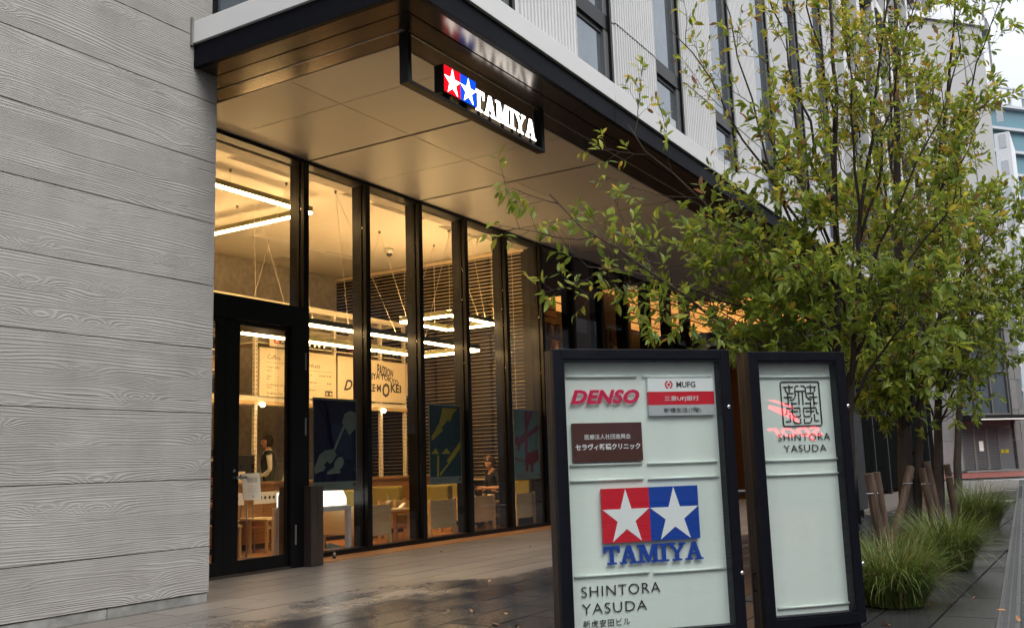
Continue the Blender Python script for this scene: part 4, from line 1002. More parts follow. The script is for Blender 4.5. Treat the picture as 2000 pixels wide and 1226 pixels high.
poster(12.675, 13.58, .895, 2.205, 'dark teal poster crossed by olive yellow beams', ['poster_teal', 'poster_yellow'],
       [(1, [(.42, .97), (.92, .97), (.40, .70), (.12, .52), (.04, .55), (.30, .75)]), (1, [(.05, .50), (.40, .64), (.42, .68), (.30, .66), (.05, .54)]), (1, [(.52, .22), (.995, .50), (.995, .42), (.60, .18)]), (1, [(.02, .32), (.18, .40), (.28, .32)]), (1, [(.36, .32), (.52, .40), (.66, .32)]), (1, [(.2, .0), (.26, .0), (.28, .30), (.22, .30)]), (1, [(.28, .04), (.97, .40), (.97, .38), (.30, .01)]), (1, [(.60, .80), (.80, .97), (.84, .97), (.66, .78)])])
poster(15.30, 16.225, .905, 2.195, 'pale teal poster of dark red crossing bars', ['poster_aqua', 'poster_wine'],
       [(1, [(.44, 1.0), (.56, 1.0), (.52, .02), (.40, .02)]), (1, [(.64, 1.0), (.82, 1.0), (.54, .72), (.46, .76)]), (1, [(.50, .62), (.999, .80), (.999, .70), (.52, .56)]), (1, [(.02, .50), (.30, .60), (.50, .70), (.45, .50), (.12, .42)]), (1, ell(.12, .52, .10, .08, .3)), (1, ell(.16, .44, .06, .1, -.4)), (1, [(.42, .30), (.95, .38), (.97, .20), (.70, .12), (.42, .14)]), (1, [(.62, .14), (.74, .14), (.72, .0), (.62, .0)]), (1, [(.0, .24), (.44, .18), (.44, .16), (.0, .22)])])

# ------------------------------------------------------------------ lobby beyond the cafe
lw = structure(MB().box(XB+.15, 22.0, 12.3, 12.4, 0, ZC), 'lobby_wall', 'dark_wall')
z = .1
while z < ZC-.1:
    for x in np.arange(XB+.2, 21.9, 1.15):
        MB().box(x, x+1.12, 12.24, 12.298, z, z+.17).build('wall_board', 'timber_dark', lw)
    z += .205
structure(MB().box(XB+.15, 22.0, YG+.17, 12.4, ZC+.002, ZC+.1), 'ceiling', 'dark_wall')
structure(MB().box(22.02, 36, YG+.17, 9.4, ZC+.19, ZC+.21), 'ceiling_edge', 'dark_wall')
lum = thing('luminous_ceiling', 'glowing amber wood panel ceiling at the far end of the shop front', 'ceiling light', (28, 10, ZC))
for x in np.arange(22.05, 31.5, 1.0):
    for y in np.arange(7.8, 13.2, .78):
        if x < 25.3 and y < 9.3: continue
        if y+.76 > 9.2 and y < 9.5: y += 0
        MB().box(x+.02, x+.98, y+.03, y+.75, ZC+.02, ZC+.04).build('glow_panel', 'luminous_wood', lum)
for y in np.arange(7.8, 13.2, .78): MB().box(22.05 if y > 9.0 else 25.4, 31.95, y-.028, y+.028, ZC-.002, ZC+.018).build('grid_bar', 'timber_dark', lum)
for x in np.arange(26.05, 31.9, 1.0): MB().box(x-.016, x+.016, 7.8, 13.2, ZC+.0185, ZC+.0195).build('grid_bar', 'timber_dark', lum)
MB().box(22.0, 32, 7.8, 13.3, ZC+.06, ZC+.08).build('tray', 'dark_wall', lum)
structure(MB().box(22, 36, 13.3, 13.4, 0, ZC+.1), 'passage_wall', 'dark_wall')
bp = thing('bronze_panel', 'plain bronze wall panel behind the last dark panes', 'wall panel', (21.3, 10, 0))
MB().box(19.6, 22.85, 10.3, 10.36, 0, 5.35).box(21.2, 21.24, 10.26, 10.298, 0, 5.35).build('panel_face', 'bronze_post', bp)
def lattice(x, y, label):
    t = thing('timber_lattice', label, 'screen', (x, y, 0), 'timber lattice screens', local=True)
    for q in (-.5, -.3, .1, .5): MB().box(q-.05, q+.05, -.05, .05, 0, 4.3).build('stile', 'timber', t)
    for z in (2.2, 2.55, 2.95, 3.4, 3.9): MB().box(-.62, .62, -.09, -.052, z, z+.10).build('cross_bar', 'timber', t)
    MB().bar((-.5, -.11, 2.3), (.55, -.11, 3.2), .04, .11).build('brace', 'timber', t)
    ln = MB().box(-.28, .0, -.2, -.19, 2.45, 2.52).box(-.28, .0, .06, .07, 3.2, 3.7).build('fill_glow', 'lobby_fill', t)  # added glowing faces that brighten the lobby and the lattice
    return t
emat('lobby_fill', (1.0, 0.52, 0.18), 5.0)
L1 = lattice(19.0, 10.55-.1, 'timber lattice screen in the lobby right of the blind')
dup(L1, (21.2, 9.98, 0), 0, 'second timber lattice screen beside the bronze panel')
structure(MB().box(25.3, 36.0, 13.0, 13.28, 0, 4.2), 'passage_lining', 'timber_dark')
structure(MB().box(35.9, 36.1, 5.95, 13.0, 0, ZC), 'passage_end', 'timber_dark')
# ------------------------------------------------------------------ hanging lit sign under the canopy rim
hs = thing('hanging_sign', 'lit white TAMIYA letters and two star squares hung under the canopy', 'sign', (7.8, 5.1, 5.08))
SY = 5.035
MB().box(6.60, 6.655, SY, SY+.10, 4.60, 5.094).build('hanger', 'frame_black', hs, bev=.003)
MB().box(9.04, 9.092, SY, SY+.10, 4.60, 5.094).build('hanger', 'frame_black', hs, bev=.003)
MB().box(6.657, 9.038, SY, SY+.10, 4.60, 4.632).build('base_bar', 'frame_black', hs, bev=.003)
MB().box(7.10, 7.652, SY-.035, SY+.075, 4.665, 4.94).box(7.2, 7.26, SY+.01, SY+.06, 4.633, 4.664).box(7.5, 7.56, SY+.01, SY+.06, 4.633, 4.664).build('star_case', 'frame_black', hs, bev=.004)
f = SY-.0365
MB().box(7.106, 7.374, f-.004, f, 4.671, 4.935, 0).box(7.3755, 7.646, f-.004, f, 4.671, 4.935, 1).build('star_field', ['lit_red', 'lit_blue'], hs)
st = MB(); star(st, 7.240, 4.803, .262, .250, (0, f-.0045, 0), EX, EZ, -EY, .003, 0); star(st, 7.511, 4.803, .262, .250, (0, f-.0045, 0), EX, EZ, -EY, .003, 0)
st.build('star', 'lit_white', hs)
x = 7.698
wid = {'T': .92, 'A': 1.04, 'M': 1.26, 'I': .56, 'Y': 1.02}; H_ = .222
sc_w = 1.24/((sum(wid[c] for c in 'TAMIYA')-.02*5)*H_)
for c in 'TAMIYA':
    b_ = MB(); slab_letter(b_, c, x, H_, sc_w, (0, SY+.03, 4.695), EX, EZ, EY, .02)
    ho = b_.build('letter_case', 'frame_black', hs)
    m_ = MB(); w_ = slab_letter(m_, c, x, H_, sc_w, (0, SY+.029, 4.695), EX, EZ, -EY, .006)
    m_.build('letter', 'lit_white', ho)
    MB().box(x+w_*.45, x+w_*.55, SY+.02, SY+.045, 4.633, 4.6945).build('pin', 'frame_black', ho)
    x += w_-.02*H_*sc_w

# ------------------------------------------------------------------ freestanding directory signs
TH = math.radians(-42.3)
UX = np.array([math.cos(TH), math.sin(TH), 0]); UN = np.array([-math.sin(TH), math.cos(TH), 0])  # right along the face, away from the reader
ZS = 1.80
def sign_frame(pl, pr):
    o = np.array(at(*pl, 2, ZS)); e = np.array(at(*pr, 2, ZS))
    return np.array([o[0], o[1], 0]), float((e-o)@UX)
def face_xy(o, px, py, dep):
    """local (x, z) on the sign's real face plane, dep behind its front"""
    d = ray(px, py); c = np.array([0, 0, EYE]); p0 = o+UN*dep
    t = ((p0-c)@UN)/(d@UN); q = c+d*t
    return float((q-p0)@UX), float(q[2])
LX, LY, LZ = EX, EZ, -EY                       # local frame: reading direction, up, towards the reader
def directory(name_label, pl, pr, zb):
    o, W = sign_frame(pl, pr)
    t = thing('directory_sign', name_label, 'sign', tuple(o), 'freestanding signs on the pavement', rotz=TH, local=True)
    D = .15
    MB().box(0, .058, 0, .05, zb, ZS).box(W-.058, W, 0, .05, zb, ZS).box(.0585, W-.0585, 0, .05, zb, zb+.06).box(.0585, W-.0585, 0, .05, ZS-.058, ZS).build('front_frame', 'sign_frame', t, bev=.004)
    for a in ((.0585, .07), (W-.07, W-.0585)): MB().box(a[0], a[1], .004, .075, zb+.0605, ZS-.0585).build('reveal', 'sign_frame', t)
    MB().box(.0705, W-.0705, .004, .075, ZS-.07, ZS-.0587).build('reveal', 'sign_frame', t); MB().box(.0705, W-.0705, .004, .075, zb+.0607, zb+.07).build('reveal', 'sign_frame', t)
    # side made of three long cover strips
    for a, b in ((.053, .083), (.086, .118), (.121, D)):
        MB().box(.002, .02, a, b, zb-.02, ZS-.003).build('side_strip', 'sign_side', t, bev=.002); MB().box(W-.02, W-.002, a, b, zb-.02, ZS-.003).build('side_strip', 'sign_side', t, bev=.002)
    MB().box(.021, W-.021, .085, D-.002, zb, ZS-.006).build('case_back', 'sign_side', t)
    MB().box(.0, W, .05, D, ZS-.0028, ZS+.003).build('top_cap', 'sign_frame', t)
    MB().box(.03, W-.03, .02, D-.01, 0, zb-.004).build('plinth', 'sign_frame', t)
    MB().box(.0705, W-.0705, .072, .078, zb+.07, ZS-.07).build('face_panel', 'sign_panel', t)
    g = MB().box(.0590, W-.0590, .012, .018, zb+.0608, ZS-.0588).build('pane', 'case_glass', t)
    return t, o, W
def rail(t, o, a, b):
    (x0, z0), (x1, z1) = face_xy(o, *a, .066), face_xy(o, *b, .066); z = (z0+z1)/2
    MB().tube([(x0, .064, z), (x1, .064, z)], .008, 8).build('rail', 'sign_rail', t, smooth=True)
def text_px(t, o, body, mat, bl, br, tl, name='lettering', dep=.06, thick=.003, **kw):
    (x0, z0), (x1, z1), (_, zt) = face_xy(o, *bl, dep), face_xy(o, *br, dep), face_xy(o, *tl, dep)
    m = MB(); kw.setdefault('offset', -.0012); put_text(m, body, .1, (x0, dep, (z0+z1)/2), LX, LY, LZ, width=x1-x0, height=zt-z0, extrude=thick/2, **kw)
    return m.build(name, mat, t)
d1, o1, W1 = directory('wide glazed directory sign with four tenant names, left one', (1078.4, 681), (1420, 683), .145)
for a, b in (((1105, 735), (1243, 735)), ((1254, 735), (1387, 734)), ((1113.6, 908), (1254, 904)), ((1264.5, 905), (1400, 900)), ((1114, 940), (1256, 933.5)), ((1266, 934), (1403, 930)), ((1122, 1126), (1268, 1116)), ((1277, 1117), (1417, 1109))): rail(d1, o1, a, b)
text_px(d1, o1, 'DENSO', 'print_crimson', (1115, 789), (1249.5, 787.5), (1122, 761), shear=.28, offset=.0042, space=1.05, dep=.052)
def plate(t, o, tl, br, bands, dep=.048, name='name_plate'):
    (x0, z1), (x1, z0) = face_xy(o, *tl, dep), face_xy(o, *br, dep)
    m = MB(); zz_ = z1
    for i, (fr, mat) in enumerate(bands):
        zn = z1-(z1-z0)*fr; m.box(x0, x1, dep, dep+.02, zn, zz_, i); zz_ = zn-.0002
    p = m.build(name, [b[1] for b in bands], t)
    return p, x0, x1, z0, z1
p, x0, x1, z0, z1 = plate(d1, o1, (1264.3, 738.5), (1397, 809.5), [(.36, 'print_white'), (.715, 'print_red'), (1.0, 'print_grey')])
w, h = x1-x0, z1-z0
def ptxt(p, body, mat, cx, zb_, hh, ww, dep, **kw):
    m = MB(); put_text(m, body, .1, (cx, dep-.0012, zb_), LX, LY, LZ, width=ww, height=hh, center=True, extrude=.0006, **kw); m.build('lettering', mat, p)
ptxt(p, 'MUFG', 'print_ink', x0+w*.575, z1-h*.25, h*.155, w*.29, .048, offset=.002)
m = MB(); cx, cz, R_ = x0+w*.315, z1-h*.175, h*.115
def ring(m, cx, cz, r0, r1, a0, a1, y, n=20):
    vs = []; fs = []
    for k in range(n+1):
        a = a0+(a1-a0)*k/n; vs += [(cx+r0*math.cos(a), y, cz+r0*math.sin(a)), (cx+r1*math.cos(a), y, cz+r1*math.sin(a))]
    m.add(vs, [(2*k, 2*k+1, 2*k+3, 2*k+2) for k in range(n)])
ring(m, cx, cz, R_*.62, R_*1.0, PI*.58, PI*1.42, .0468); ring(m, cx, cz, R_*.62, R_*1.0, -PI*.42, PI*.42, .0468); ring(m, cx, cz, 0.0001, R_*.36, 0, 2*PI, .0468)
m.build('emblem', 'print_red', p)
ptxt(p, '三菱UFJ銀行', 'print_white', x0+w*.5, z1-h*.63, h*.15, w*.52, .048)
ptxt(p, '新橋支店(7階)', 'print_ink', x0+w*.5, z1-h*.945, h*.15, w*.56, .048)
p, x0, x1, z0, z1 = plate(d1, o1, (1117.2, 826.5), (1256.5, 898.5), [(1.0, 'print_brown')])
w, h = x1-x0, z1-z0
ptxt(p, '医療法人社団進興会', 'print_white', x0+w*.5, z1-h*.425, h*.13, w*.66, .048)
ptxt(p, 'セラヴィ新橋クリニック', 'print_white', x0+w*.5, z1-h*.70, h*.165, w*.93, .048, offset=.002)
# star squares and slab letters
(x0, z1), (x1, z0), (xm, _) = face_xy(o1, 1174, 954.5, .044), face_xy(o1, 1368, 1050, .044), face_xy(o1, 1269, 1000, .044)
m = MB().box(x0, xm-.0003, .044, .060, z0, z1, 0).box(xm, x1, .044, .060, z0, z1, 1); q = m.build('star_field', ['print_red', 'print_blue'], d1)
m = MB(); star(m, (x0+xm)/2, (z0+z1)/2, (xm-x0)*.985, (z1-z0)*.97, (0, .0438, 0), LX, LY, LZ, .0016, 0); star(m, (x1+xm)/2, (z0+z1)/2, (x1-xm)*.985, (z1-z0)*.97, (0, .0438, 0), LX, LY, LZ, .0016, 0)
m.build('star', 'print_white', q)
(x0, z0), (x1, _), (_, z1) = face_xy(o1, 1180, 1103, .052), face_xy(o1, 1374.5, 1094, .052), face_xy(o1, 1180, 1067, .052)
m = MB(); slab_word(m, 'TAMIYA', x1-x0, z1-z0, (x0, .058, z0), LX, LY, LZ, .008); m.build('lettering', 'print_blue', d1)
text_px(d1, o1, 'SHINTORA', 'print_black', (1136, 1164.5), (1290, 1156.5), (1135, 1144), dep=.066, space=1.12)
text_px(d1, o1, 'YASUDA', 'print_black', (1137.5, 1198), (1264, 1191), (1137, 1178), dep=.066, space=1.12)
text_px(d1, o1, '新虎安田ビル', 'print_black', (1140, 1225), (1231, 1219.5), (1140, 1210.5), dep=.068, space=1.1)
def screw(t, o, px, py):
    x, z = face_xy(o, px, py, 0.0)
    s = MB().lathe((0, 0, 0), [(.011, 0), (.011, .003), (.007, .006)], 14)
    s.v = [(x+a, -c, z+b) for a, b, c in s.v]; s.f = [tuple(reversed(q)) for q in s.f]; s.build('lock', 'chrome', t, smooth=False)
screw(d1, o1, 1423.7, 794); screw(d1, o1, 1449.7, 1118)
d2, o2, W2 = directory('narrow glazed directory sign with a square seal emblem, right one', (1460.3, 686), (1650.7, 686), .145)
for a, b in (((1480.4, 735.5), (1619.5, 735.5)), ((1495, 899.4), (1636, 895.4)), ((1497.7, 927.8), (1639, 923)), ((1519.5, 1187.5), (1662.4, 1176))): rail(d2, o2, a, b)
text_px(d2, o2, 'SHINTORA', 'print_black', (1520.6, 860), (1621.6, 858.7), (1520, 846.7), dep=.066, space=1.12)
text_px(d2, o2, 'YASUDA', 'print_black', (1532, 882), (1614.5, 881), (1532, 868.5), dep=.066, space=1.12)
(sx0, sz1), (sx1, sz0) = face_xy(o2, 1524, 745.5, .068), face_xy(o2, 1605.5, 830.5, .068)
seal = MB()
def sp(x, y):
    u = (x-(172+(y-110)*49/612))/543; v = (y-112)/611
    return Vector((sx0+u*(sx1-sx0), .0685, sz1-v*(sz1-sz0)))
def stroke(pts, r=.0040): seal.tube([sp(*q) for q in pts], r, 6)
fr = []
for cx, cyy, a in ((197, 140, PI), (690, 140, PI/2), (738, 692, 0), (247, 695, -PI/2)):
    for k in range(5):
        b = a-k*PI/8; fr.append((cx+26*math.cos(b), cyy-28*math.sin(b)))
stroke(fr+[fr[0]], .0045)
for s_ in ([(215, 183), (350, 183)], [(293, 155), (303, 270)], [(240, 190), (245, 225), (275, 270), (355, 270)], [(277, 270), (290, 442)], [(225, 323), (340, 323)], [(235, 410), (278, 410), (288, 395)],
           [(430, 167), (392, 170), (376, 198), (378, 240), (528, 240)], [(378, 240), (386, 312), (360, 355), (308, 362)], [(428, 245), (441, 430)], [(482, 245), (497, 430)],
           [(462, 165), (502, 170), (526, 200), (530, 240), (540, 310), (572, 352), (620, 361)], [(545, 183), (680, 183)], [(597, 155), (606, 270)], [(655, 190), (660, 238), (640, 269), (553, 269)], [(640, 270), (653, 446)], [(580, 323), (692, 323)], [(650, 392), (662, 408), (700, 408)],
           [(335, 390), (347, 560), (372, 591), (459, 591), (456, 560)], [(345, 410), (410, 410)], [(452, 540), (450, 472), (263, 474), (268, 545), (245, 560)], [(297, 520), (422, 520)], [(310, 565), (320, 656), (255, 656)], [(355, 610), (368, 662), (390, 681), (466, 681), (461, 625)],
           [(599, 390), (611, 558), (592, 591), (512, 591), (508, 560)], [(526, 409), (592, 409)], [(504, 540), (500, 474), (678, 471), (690, 540), (715, 558)], [(535, 520), (655, 520)], [(655, 562), (664, 651), (722, 651)], [(622, 607), (613, 660), (590, 681), (519, 681), (514, 625)]): stroke(s_)
seal.build('emblem', 'print_black', d2)
screw(d2, o2, 1656.7, 792.5); screw(d2, o2, 1686, 1099.5)
MB().box(-.016, -.012, .09, .10, .36, .47).box(-.012, .001, .09, .10, .36, .37).box(-.012, .001, .09, .10, .46, .47).build('handle', 'sign_frame', d2)

# ------------------------------------------------------------------ trees along the pavement
LEAFV = np.array([(0, 0, 0), (.30, .165, .03), (.30, -.165, .03), (.32, 0, -.015), (.66, .17, .0), (.66, -.17, .0), (.67, 0, -.04), (1, 0, -.12)], np.float32)
LEAFF = [(0, 3, 1), (0, 2, 3), (3, 6, 4, 1), (2, 5, 6, 3), (6, 7, 4), (5, 7, 6)]
TONES = np.array([(.215, .270, .036), (.165, .230, .034), (.105, .165, .028), (.32, .34, .042), (.42, .37, .048), (.45, .32, .045), (.22, .11, .05), (.20, .27, .040)], np.float32)
def tone_attr(me, tones_per_vert):
    a = me.attributes.new('tone', 'FLOAT_COLOR', 'POINT')
    a.data.foreach_set('color', np.concatenate([tones_per_vert, np.ones((len(tones_per_vert), 1), np.float32)], 1).astype(np.float32).ravel())
def leaf_mesh(tone):
    me = bpy.data.meshes.new('leaf'); me.from_pydata([tuple(q) for q in LEAFV], [], LEAFF); me.materials.append(MAT['leaf_surface'])
    tone_attr(me, np.tile(tone, (8, 1)).astype(np.float32)); me.polygons.foreach_set('use_smooth', [True]*6); return me
LEAVES = [leaf_mesh(t*random.uniform(.9, 1.1)) for t in TONES]
def pd(px, py, dep): return Vector(np.array([0, 0, EYE])+ray(px, py)*dep)
def curve(a, b, bend, n, R, wob=.03):
    """points from a to b, bowed by the vector bend, with a little wander"""
    L = (b-a).length; pts = []
    w = Vector((0, 0, 0))
    for i in range(n+1):
        t = i/n
        if 0 < i < n: w = w*.6+Vector((R.gauss(0, 1), R.gauss(0, 1), R.gauss(0, 1)))*wob*L*.3
        pts.append(a.lerp(b, t)+bend*(4*t*(1-t))+w*(1 if i < n else .3))
    return pts
def pt_on(pts, t):
    k = t*(len(pts)-1); i = min(int(k), len(pts)-2); return pts[i].lerp(pts[i+1], k-i), (pts[i+1]-pts[i]).normalized()
def tree(base, label, seed, stems, limbs, sec=(11, 15), ter=(5, 9), nleaf=9, lsize=.106, yellow=.25, singles=300, group='young trees along the pavement', tl=.27, extra=()):
    R = random.Random(seed)
    t = thing('street_tree', label, 'tree', tuple(base), group)
    for pts, r0, r1 in stems:
        pp = []
        for i in range(len(pts)-1):
            seg = curve(pts[i], pts[i+1], Vector((0, 0, 0)), 5, R, .02)
            pp += seg[:-1] if i < len(pts)-2 else seg
        n = len(pp)
        rr = [r0+(r1-r0)*(k/(n-1))**.8 for k in range(n)]; rr[0] *= 1.35
        MB().tube(pp, rr, 10).build('trunk', 'bark', t, smooth=True)
    tw = MB(); leaves = []
    def add_leaf(p, d, sc, yl):
        d = (d+Vector((R.gauss(0, .35), R.gauss(0, .35), R.gauss(-.12, .25)))).normalized()
        up_ = Vector((R.gauss(0, .55), R.gauss(0, .55), 1)).normalized()
        y = up_.cross(d)
        if y.length < .1: y = Vector((1, 0, 0)).cross(d)
        y.normalize(); z = d.cross(y)
        r = R.random()
        if r < yl: ti = R.choice((3, 3, 3, 4, 4, 4, 5, 5, 6))
        else: ti = R.choice((0, 0, 1, 1, 2, 7, 7, 3))
        leaves.append((p, d, y, z*R.uniform(-.6, 3.2), lsize*sc*(.80 if yl >= .35 else 1)*R.uniform(.55, 1.2), ti, R.uniform(.8, 1.2)))
    for start, target, r0, bend, dens, yl in limbs:
        L = (target-start).length
        lp = curve(start, target, bend, 9, R, .035)
        MB().tube(lp, [r0*(1-k/10)+.003 for k in range(len(lp))], 7).build('branch', 'twig_bark', t, smooth=True)
        ns = max(3, int(R.randint(*sec)*dens*min(1.3, L/1.8)))
        for i in range(ns):
            u = .18+.82*(i+R.random())/ns; p0, d0 = pt_on(lp, min(u, .995))
            az = R.uniform(0, 2*PI); side = d0.cross(Vector((math.cos(az), math.sin(az), .3))).normalized()
            d1_ = (d0*.75+side*.75+Vector((0, 0, .30))).normalized(); l1 = L*R.uniform(.16, .34)*(1.15-.5*u)+.12
            sp_ = curve(p0, p0+d1_*l1, Vector((0, 0, -.05*l1)), 5, R, .05)
            tw.tube(sp_, [max(.0018, r0*.36*(1-k/6)) for k in range(6)], 5, cap=False)
            nt = max(2, int(R.randint(*ter)*min(1.4, .5+l1)))
            for j in range(nt):
                v = .25+.75*(j+R.random())/nt; p1, dd1 = pt_on(sp_, min(v, .99)); az = R.uniform(0, 2*PI)
                s2 = dd1.cross(Vector((math.cos(az), math.sin(az), .2))).normalized(); d2_ = (dd1*.7+s2*.8+Vector((0, 0, .22))).normalized(); l2 = R.uniform(.10, tl)
                tp = curve(p1, p1+d2_*l2, Vector((0, 0, -.03*l2)), 3, R, .06)
                tw.tube(tp, [.0024, .002, .0016, .001], 3, cap=False)
                nn = max(1, int(R.gauss(nleaf, 1.8)*dens))
                for q in range(nn):
                    s = .45+.55*((q+.5)/nn)**.7; p2, dd2 = pt_on(tp, min(s, .999)); az = R.uniform(0, 2*PI)
                    s3 = dd2.cross(Vector((math.cos(az), math.sin(az), .1))).normalized()
                    add_leaf(p2, dd2*(.4+.5*s)+s3*.85, 1.0 if s > .5 else .8, yl)
            for q in range(3): add_leaf(sp_[-1], d1_+Vector((R.gauss(0, .6), R.gauss(0, .6), R.gauss(0, .4))), 1, yl)
    for p, d, sz_, ti in extra: leaves.append((p, Vector(d).normalized(), Vector((0, 0, 1)).cross(Vector(d)).normalized(), (Vector(d).cross(Vector((0, 0, 1)).cross(Vector(d)))).normalized(), sz_, ti, 1.15))
    tw.build('twigs', 'twig_bark', t, kind='stuff')
    def shown(lf):
        q = np.array(lf[0])-np.array([0, 0, EYE]); zz = q@CF
        if zz < 1: return 1e9
        u, v = 1000+F_PX*(q@CR)/zz, 613-F_PX*(q@CU)/zz
        return zz/lf[4] if 0 < u < 2000 and 0 < v < 1200 else 1e8
    leaves.sort(key=shown)
    b = Vector(BASE[t.name])
    for p, d, y, z, s, ti, br in leaves[:singles]:
        o = bpy.data.objects.new('leaf', LEAVES[ti]); COL.objects.link(o); o.parent = t
        o.matrix_local = Matrix(((d.x*s, y.x*s, z.x*s, p.x-b.x), (d.y*s, y.y*s, z.y*s, p.y-b.y), (d.z*s, y.z*s, z.z*s, p.z-b.z), (0, 0, 0, 1)))
    rest = leaves[singles:]
    n = len(rest); V = np.empty((n, 8, 3), np.float32); T = np.empty((n, 8, 3), np.float32)
    for i, (p, d, y, z, s, ti, br) in enumerate(rest):
        V[i] = (LEAFV @ np.array([d, y, z], np.float32))*s+np.array(p-b, np.float32); T[i] = TONES[ti]*br
    F = [tuple(q+8*i for q in f) for i in range(n) for f in LEAFF]
    me = bpy.data.meshes.new('foliage'); me.from_pydata(V.reshape(-1, 3).tolist(), [], F); me.materials.append(MAT['leaf_surface']); tone_attr(me, T.reshape(-1, 3))
    me.polygons.foreach_set('use_smooth', [True]*len(me.polygons))
    o = bpy.data.objects.new('foliage', me); COL.objects.link(o); o.parent = t; o['kind'] = 'stuff'
    return t, n
Z0 = Vector((0, 0, 0))
A0 = Vector((8.92, 2.09, 0)); B0 = Vector((11.95, 2.10, 0)); C0 = Vector((14.95, 2.20, 0)); D0 = Vector((18.0, 2.32, 0))
def lim(p, q, r, bend=(0, 0, .12), dens=1.0, yl=.25): return (p, q, r, Vector(bend), dens, yl)
a1 = [A0, pd(1634, 690, 8.55), pd(1632, 420, 8.6), pd(1626, 120, 8.65), pd(1618, -160, 8.7)]
a2 = [A0+Vector((.06, -.05, 0)), pd(1664, 740, 8.45), pd(1676, 480, 8.4), pd(1706, 220, 8.35), pd(1745, -80, 8.3)]
a3 = [A0+Vector((.02, .07, 0)), pd(1600, 700, 8.7), pd(1572, 420, 8.8), pd(1545, 150, 8.9), pd(1530, -120, 9.0)]
limA = [lim(pd(1640, 820, 8.55), pd(1075, 372, 7.9), .017, (0, 0, .05), .62, .12), lim(pd(1620, 700, 8.6), pd(1150, 520, 8.0), .010, (0, 0, .2), .62, .06),
        lim(pd(1633, 700, 8.55), pd(1232, 240, 8.1), .014, (0, 0, .1), .55, .35), lim(pd(1632, 560, 8.6), pd(1305, 60, 8.4), .013, (0, 0, .1), .42, .5),
        lim(pd(1590, 600, 8.7), pd(1402, -30, 8.7), .013, (0, 0, .05), .45, .5), lim(pd(1630, 420, 8.6), pd(1480, -80, 8.4), .012, (0, 0, .05), .5, .5),
        lim(pd(1628, 260, 8.6), pd(1570, -120, 8.3), .010, (0, 0, 0), .55, .55), lim(pd(1680, 460, 8.4), pd(1650, -80, 8.0), .011, (0, 0, 0), .85, .5),
        lim(pd(1676, 480, 8.4), pd(1800, -30, 8.1), .012, (0, 0, .05), .9, .45), lim(pd(1666, 640, 8.45), pd(1850, 190, 8.0), .013, (0, 0, .1), 1, .35),
        lim(pd(1668, 700, 8.45), pd(1880, 380, 7.9), .012, (0, 0, .1), 1, .25), lim(pd(1660, 800, 8.5), pd(1836, 560, 7.7), .012, (0, 0, .1), 1, .12),
        lim(pd(1632, 800, 8.55), pd(1370, 600, 8.1), .012, (0, 0, .12), .85, .05), lim(pd(1632, 600, 8.55), pd(1420, 430, 8.0), .012, (0, 0, .12), .85, .12),
        lim(pd(1630, 500, 8.6), pd(1500, 260, 8.0), .012, (0, 0, .1), .85, .25), lim(pd(1634, 720, 8.5), pd(1560, 520, 7.8), .010, (0, 0, .1), .9, .08),
        lim(pd(1634, 660, 8.5), pd(1470, 540, 9.6), .011, (0, 0, .1), .9, .08), lim(pd(1660, 560, 8.5), pd(1700, 400, 9.5), .011, (0, 0, .1), 1, .2),
        lim(pd(1634, 820, 8.5), pd(1500, 660, 8.0), .010, (0, 0, .1), 1, .03), lim(pd(1650, 500, 8.5), pd(1590, 330, 7.8), .010, (0, 0, .1), .9, .3),
        lim(pd(1634, 780, 8.5), pd(1430, 655, 8.6), .010, (0, 0, .15), 1.1, .03), lim(pd(1634, 740, 8.5), pd(1385, 560, 8.5), .010, (0, 0, .12), 1.0, .05), lim(pd(1634, 760, 8.5), pd(1540, 640, 7.9), .010, (0, 0, .12), 1.2, .03),
        lim(pd(1634, 700, 8.5), pd(1500, 470, 8.2), .010, (0, 0, .12), 1.0, .12), lim(pd(1660, 760, 8.45), pd(1720, 600, 7.9), .010, (0, 0, .12), 1.1, .08), lim(pd(1650, 620, 8.5), pd(1600, 440, 8.0), .010, (0, 0, .12), 1.1, .15)]
tree(A0, 'nearest young tree, its long low branch reaching under the canopy', 3, [(a1, .048, .008), (a2, .036, .007), (a3, .026, .006)], limA, yellow=.3, singles=300, extra=[(pd(1866, 672, 7.65), q, z_, t_) for q, z_, t_ in (((.7, -.5, -.15), .20, 3), ((-.3, .6, -.45), .17, 3), ((.1, -.1, -.9), .19, 0), ((.5, -.9, .1), .18, 0), ((-.6, .1, .1), .15, 7))])
b1_ = [B0, pd(1768, 860, 11.3), pd(1756, 640, 11.3), pd(1752, 350, 11.35), pd(1750, 60, 11.4), pd(1745, -120, 11.4)]
b2_ = [B0+Vector((.1, -.08, 0)), pd(1800, 760, 11.2), pd(1825, 480, 11.2), pd(1850, 200, 11.1), pd(1870, -60, 11.0)]
